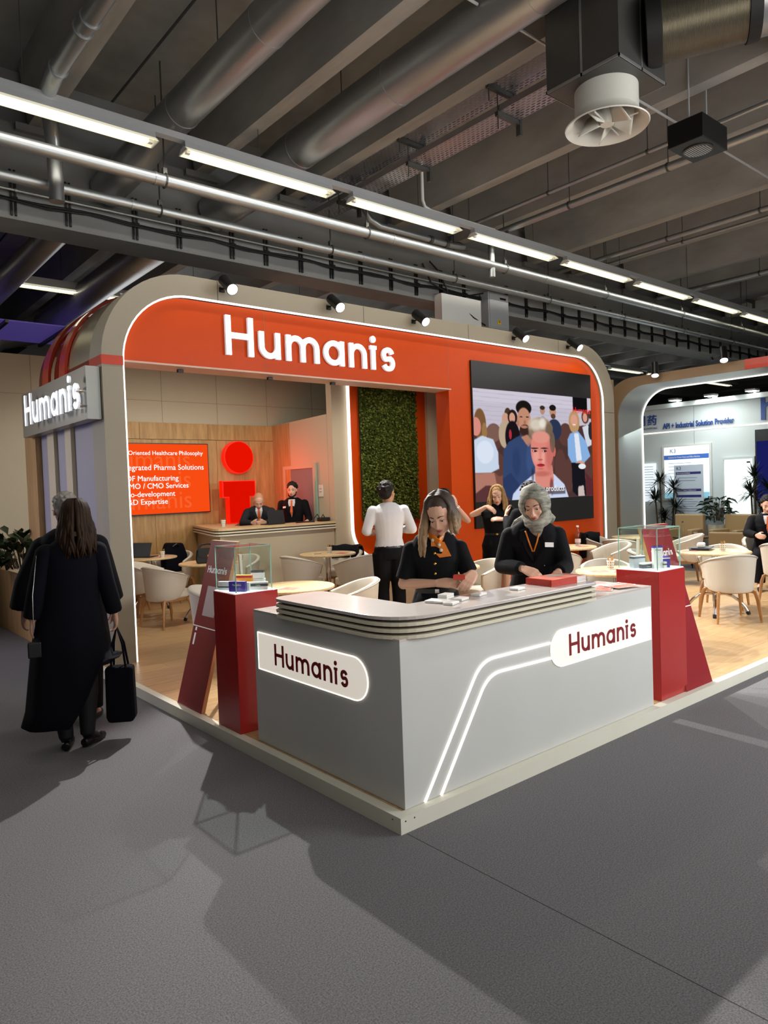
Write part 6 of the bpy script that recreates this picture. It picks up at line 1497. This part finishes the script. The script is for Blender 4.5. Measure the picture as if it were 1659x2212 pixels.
# ---- 7, 8 men behind the bar
f = Fig('bearded man in a black suit and orange tie standing behind the bar', (4.37, 7.66), 225, J=dict(elL=(-.27,.02,1.17), wrL=(-.27,.20,1.145), elR=(.25,-.02,1.15), wrR=(.24,.10,.93), shR=(.205,0,1.47), shL=(-.205,0,1.47), nk=(0,0,1.53), hd=(0,.03,1.665)), h=1.10, w=1.08, male=True, head=(0,4,0), hs=1.08, hand=dict(L=dict(d=(.1,.9,-.25), n=(0,.3,.95), curl=.3, side=-1)), vox=.009)
f.suit(M['cloth_black']); f.legs('trousers', M['cloth_black']); f.shoes(M['leatherblack']); f.hair('short', M['hairblack'], seed=9, sc=1.0); face_parts(f.t, f.H, 1.08, 'open')
b = MB(); b.T = f.H; k = 1.09
b.tube([(-.060*k,.0,-.035*k),(-.052*k,.045*k,-.072*k),(-.025*k,.082*k,-.095*k),(0,.090*k,-.100*k),(.025*k,.082*k,-.095*k),(.052*k,.045*k,-.072*k),(.060*k,.0,-.035*k)], [.010,.015,.017,.018,.017,.015,.010], 10); b.tube([(-.022*k,.092*k,-.058*k),(0,.100*k,-.052*k),(.022*k,.092*k,-.058*k)], .0045, 8); b.build('beard', M['hairblack'], f.t, smooth=True, remesh=.006)
f.plate('name_badge', M['badge'], [(.10,1.37),(.155,1.365),(.155,1.395),(.10,1.40)], .040, .006)
f = Fig('balding man in a grey suit leaning over a laptop at the bar', (3.83, 7.84), 236, J=dict(shR=(.20,.16,1.36), shL=(-.20,.16,1.36), elR=(.27,.28,1.16), elL=(-.25,.28,1.16), wrR=(.10,.45,1.16), wrL=(-.10,.45,1.16), nk=(0,.19,1.40), hd=(0,.27,1.50)),
    prof=[(.80,-.05,.175,.13),(.90,-.04,.18,.135),(1.05,.0,.155,.115),(1.15,.06,.165,.125),(1.26,.11,.185,.13),(1.34,.15,.195,.11),(1.40,.17,.14,.085),(1.43,.18,.07,.065)], h=1.02, w=1.05, male=True, head=(8,34,0), hs=1.06, vox=.009)
f.suit(M['cloth_suit'], .80, open_to=1.12); f.legs('trousers', M['cloth_suit']); f.shoes(M['leatherblack']); f.hair('buzz', M['skin2'], seed=1, sc=.985); face_parts(f.t, f.H, 1.06, 'down')
# ---- 9 woman in dark coat from behind
f = Fig('brown-haired woman in a long dark navy coat standing on the carpet, back to us', (-.80, 2.50), 80, z0=0, J=dict(elR=(.245,-.03,1.12), wrR=(.30,.03,.90), elL=(-.20,-.03,1.12), wrL=(-.23,.0,.92), shR=(.205,0,1.39), shL=(-.135,0,1.39), nk=(.05,0,1.455), hd=(.065,.02,1.595), anR=(.075,-.01,.085), anL=(-.06,-.01,.085), toR=(.16,.08,.025), toL=(-.02,.13,.025)), h=1.055, w=1.08, prof=[(.84,0,.13,.10),(.95,0,.14,.105),(1.07,0,.11,.085),(1.2,0,.12,.085),(1.3,0,.11,.08),(1.38,.0,.09,.06),(1.44,0,.06,.05)], head=(0,0,0), hand=dict(R=dict(d=(.05,.1,-1), n=(1,0,0), curl=.5)), vox=.007)
b = MB(); b.T = f.T; n = 36; vs = []
lv = [(1.47,.06,.062),(1.43,.12,.085),(1.385,.175,.105),(1.25,.185,.135),(1.12,.18,.135),(1.0,.19,.14),(.85,.225,.165),(.70,.25,.18),(.50,.275,.20),(.30,.30,.21),(.0,.33,.22)]
for i, (z, rx, ry) in enumerate(lv):
    for j in range(n):
        q = 2*PI*j/n; zz = z
        hem = .20+.42*max(0, min(1, (math.cos(q)+.15)/.7))       # shorter on the right-hand side
        zz = max(z, hem); fo = 1+.03*math.sin(7*q)*(1 if z < .9 else 0)
        vs.append((rx*math.cos(q)*fo+.03*max(0, min(1, (z-.9)/.4)), ry*math.sin(q)*fo, zz))
b.add(vs, [(i*n+j, i*n+(j+1) % n, (i+1)*n+(j+1) % n, (i+1)*n+j) for i in range(len(lv)-1) for j in range(n)])
o = b.build('coat', M['cloth_navy'], f.t, smooth=True); so = o.modifiers.new('t', 'SOLIDIFY'); so.thickness = .008
b = MB(); b.T = f.T; f.arm(b, 'R', 1.92, .020, .012); f.arm(b, 'L', 1.92, .022, .02); b.build('sleeve', M['cloth_navy'], f.t, remesh=.009)
f.legs('tights', M['tights'], .006, 2.0, thin=True); f.shoes(M['leatherblack'])
f.hair('long', M['hairbrown'], None, .30, None, 21, 1.03); face_parts(f.t, f.H, 1.0, 'open')
b = MB(); b.T = f.T; b.tube([(-.20,-.13,1.36),(-.235,-.15,1.1),(-.24,-.16,.86)], .0035, 6); b.build('bag_chain', M['chrome'], f.t); b = MB(); b.T = f.T; b.box((-.28,-.20,.70), (-.20,-.16,.80)); b.build('bag_pouch', M['leatherblack'], f.t, bevel=.006)
P = f.T @ Vector((.315,.035,.80))
t = thing('tote_bag', 'black cloth tote bag hanging from the coat woman hand', 'bag', tuple(P - Vector((0,0,.70))), math.radians(-32))
b = MB(); b.prism([(-.085,.02),(.085,.02),(.10,.06),(.095,.42),(-.095,.42),(-.10,.06)], -.055, .055, 'y'); b.build('body', M['cloth_navy'], t, local=True, bevel=.02)
for y in (-.045, .045): MB().tube([(-.05,y,.41),(-.04,y*.6,.58),(-.01,y*.2,.70),(.03,y*.6,.58),(.05,y,.41)], .008, 8).build('handle', M['cloth_navy'], t, local=True)
# ---- 10 grey-haired man beyond her
f = Fig('grey-haired man with glasses in a black coat, hidden behind the coat woman', (-.60, 3.10), 62, z0=0, J=dict(elL=(-.33,-.02,1.10), wrL=(-.36,.02,.88), shR=(.20,0,1.40), shL=(-.20,0,1.40), nk=(0,0,1.46), hd=(-.03,.02,1.635)), h=1.075, w=1.2, male=True, head=(25,0,0), hs=1.06, vox=.009)
f.top('coat', M['cloth_black'], .45, .035, (1.85,1.85), .10, .010, cuff=.045); f.legs('trousers', M['cloth_black']); f.shoes(M['leatherblack']); f.hair('short', M['hairgrey'], seed=2, sc=1.02); face_parts(f.t, f.H, 1.06, 'open', browm=M['hairgrey'])
b = MB(); b.T = f.H; b.tube([(-.082,-.02,.006),(-.078,.06,.008),(-.05,.098,.006),(.05,.098,.006),(.078,.06,.008),(.082,-.02,.006)], .003, 6); b.build('glasses', M['black'], f.t)
# ---- 11 seated man at right edge, 12 seated person behind the pillar
def seated(lab, pos, phi, wr, **kw):
    return Fig(lab, pos, phi, J=dict(hipR=(.09,-.05,.50), hipL=(-.09,-.05,.50), knR=(.13,.36,.49), knL=(-.13,.36,.49), anR=(.13,.38,.09), anL=(-.13,.38,.09), toR=(.14,.52,.03), toL=(-.14,.52,.03), shR=(.20,0,1.02), shL=(-.20,0,1.02), elR=(.27,.12,.80), elL=(-.27,.12,.80), wrR=wr[0], wrL=wr[1], nk=(0,.01,1.07), hd=(0,.05,1.205)),
        prof=[(.44,-.05,.17,.14),(.52,-.05,.175,.14),(.66,-.02,.15,.115),(.78,0,.16,.12),(.90,0,.18,.125),(.98,0,.185,.10),(1.04,0,.13,.08),(1.08,0,.065,.06)], h=.765, w=1.12, male=True, vox=.009, **kw)
f = seated('seated man in a black suit at the right edge of the frame', (8.70, 1.74), 205, ((.15,.36,.78), (-.15,.36,.78)), head=(0,18,0), hs=1.05)
f.suit(M['cloth_black'], .52/.765, open_to=.78/.765, tie='tie'); f.legs('trousers', M['cloth_black']); f.shoes(M['leatherblack']); f.hair('short', M['hairblack'], seed=6); face_parts(f.t, f.H, 1.05, 'down')
chair(8.72, 1.80, 205, 'cream tub chair under the seated suited man')
f = seated('seated person in black at the far left table, mostly behind the pillar', (1.17, 8.12), -20, ((.10,.40,.80), (-.06,.55,.80)), head=(0,10,0))
f.top('jumper', M['cloth_black'], .44, .018, (1.88,1.88)); f.legs('trousers', M['cloth_black']); f.shoes(M['leatherblack']); f.hair('short', M['hairblack'], seed=7); face_parts(f.t, f.H, 1.0, 'down')
chair(1.12, 8.12, -20, 'cream tub chair under the person half hidden by the pillar')
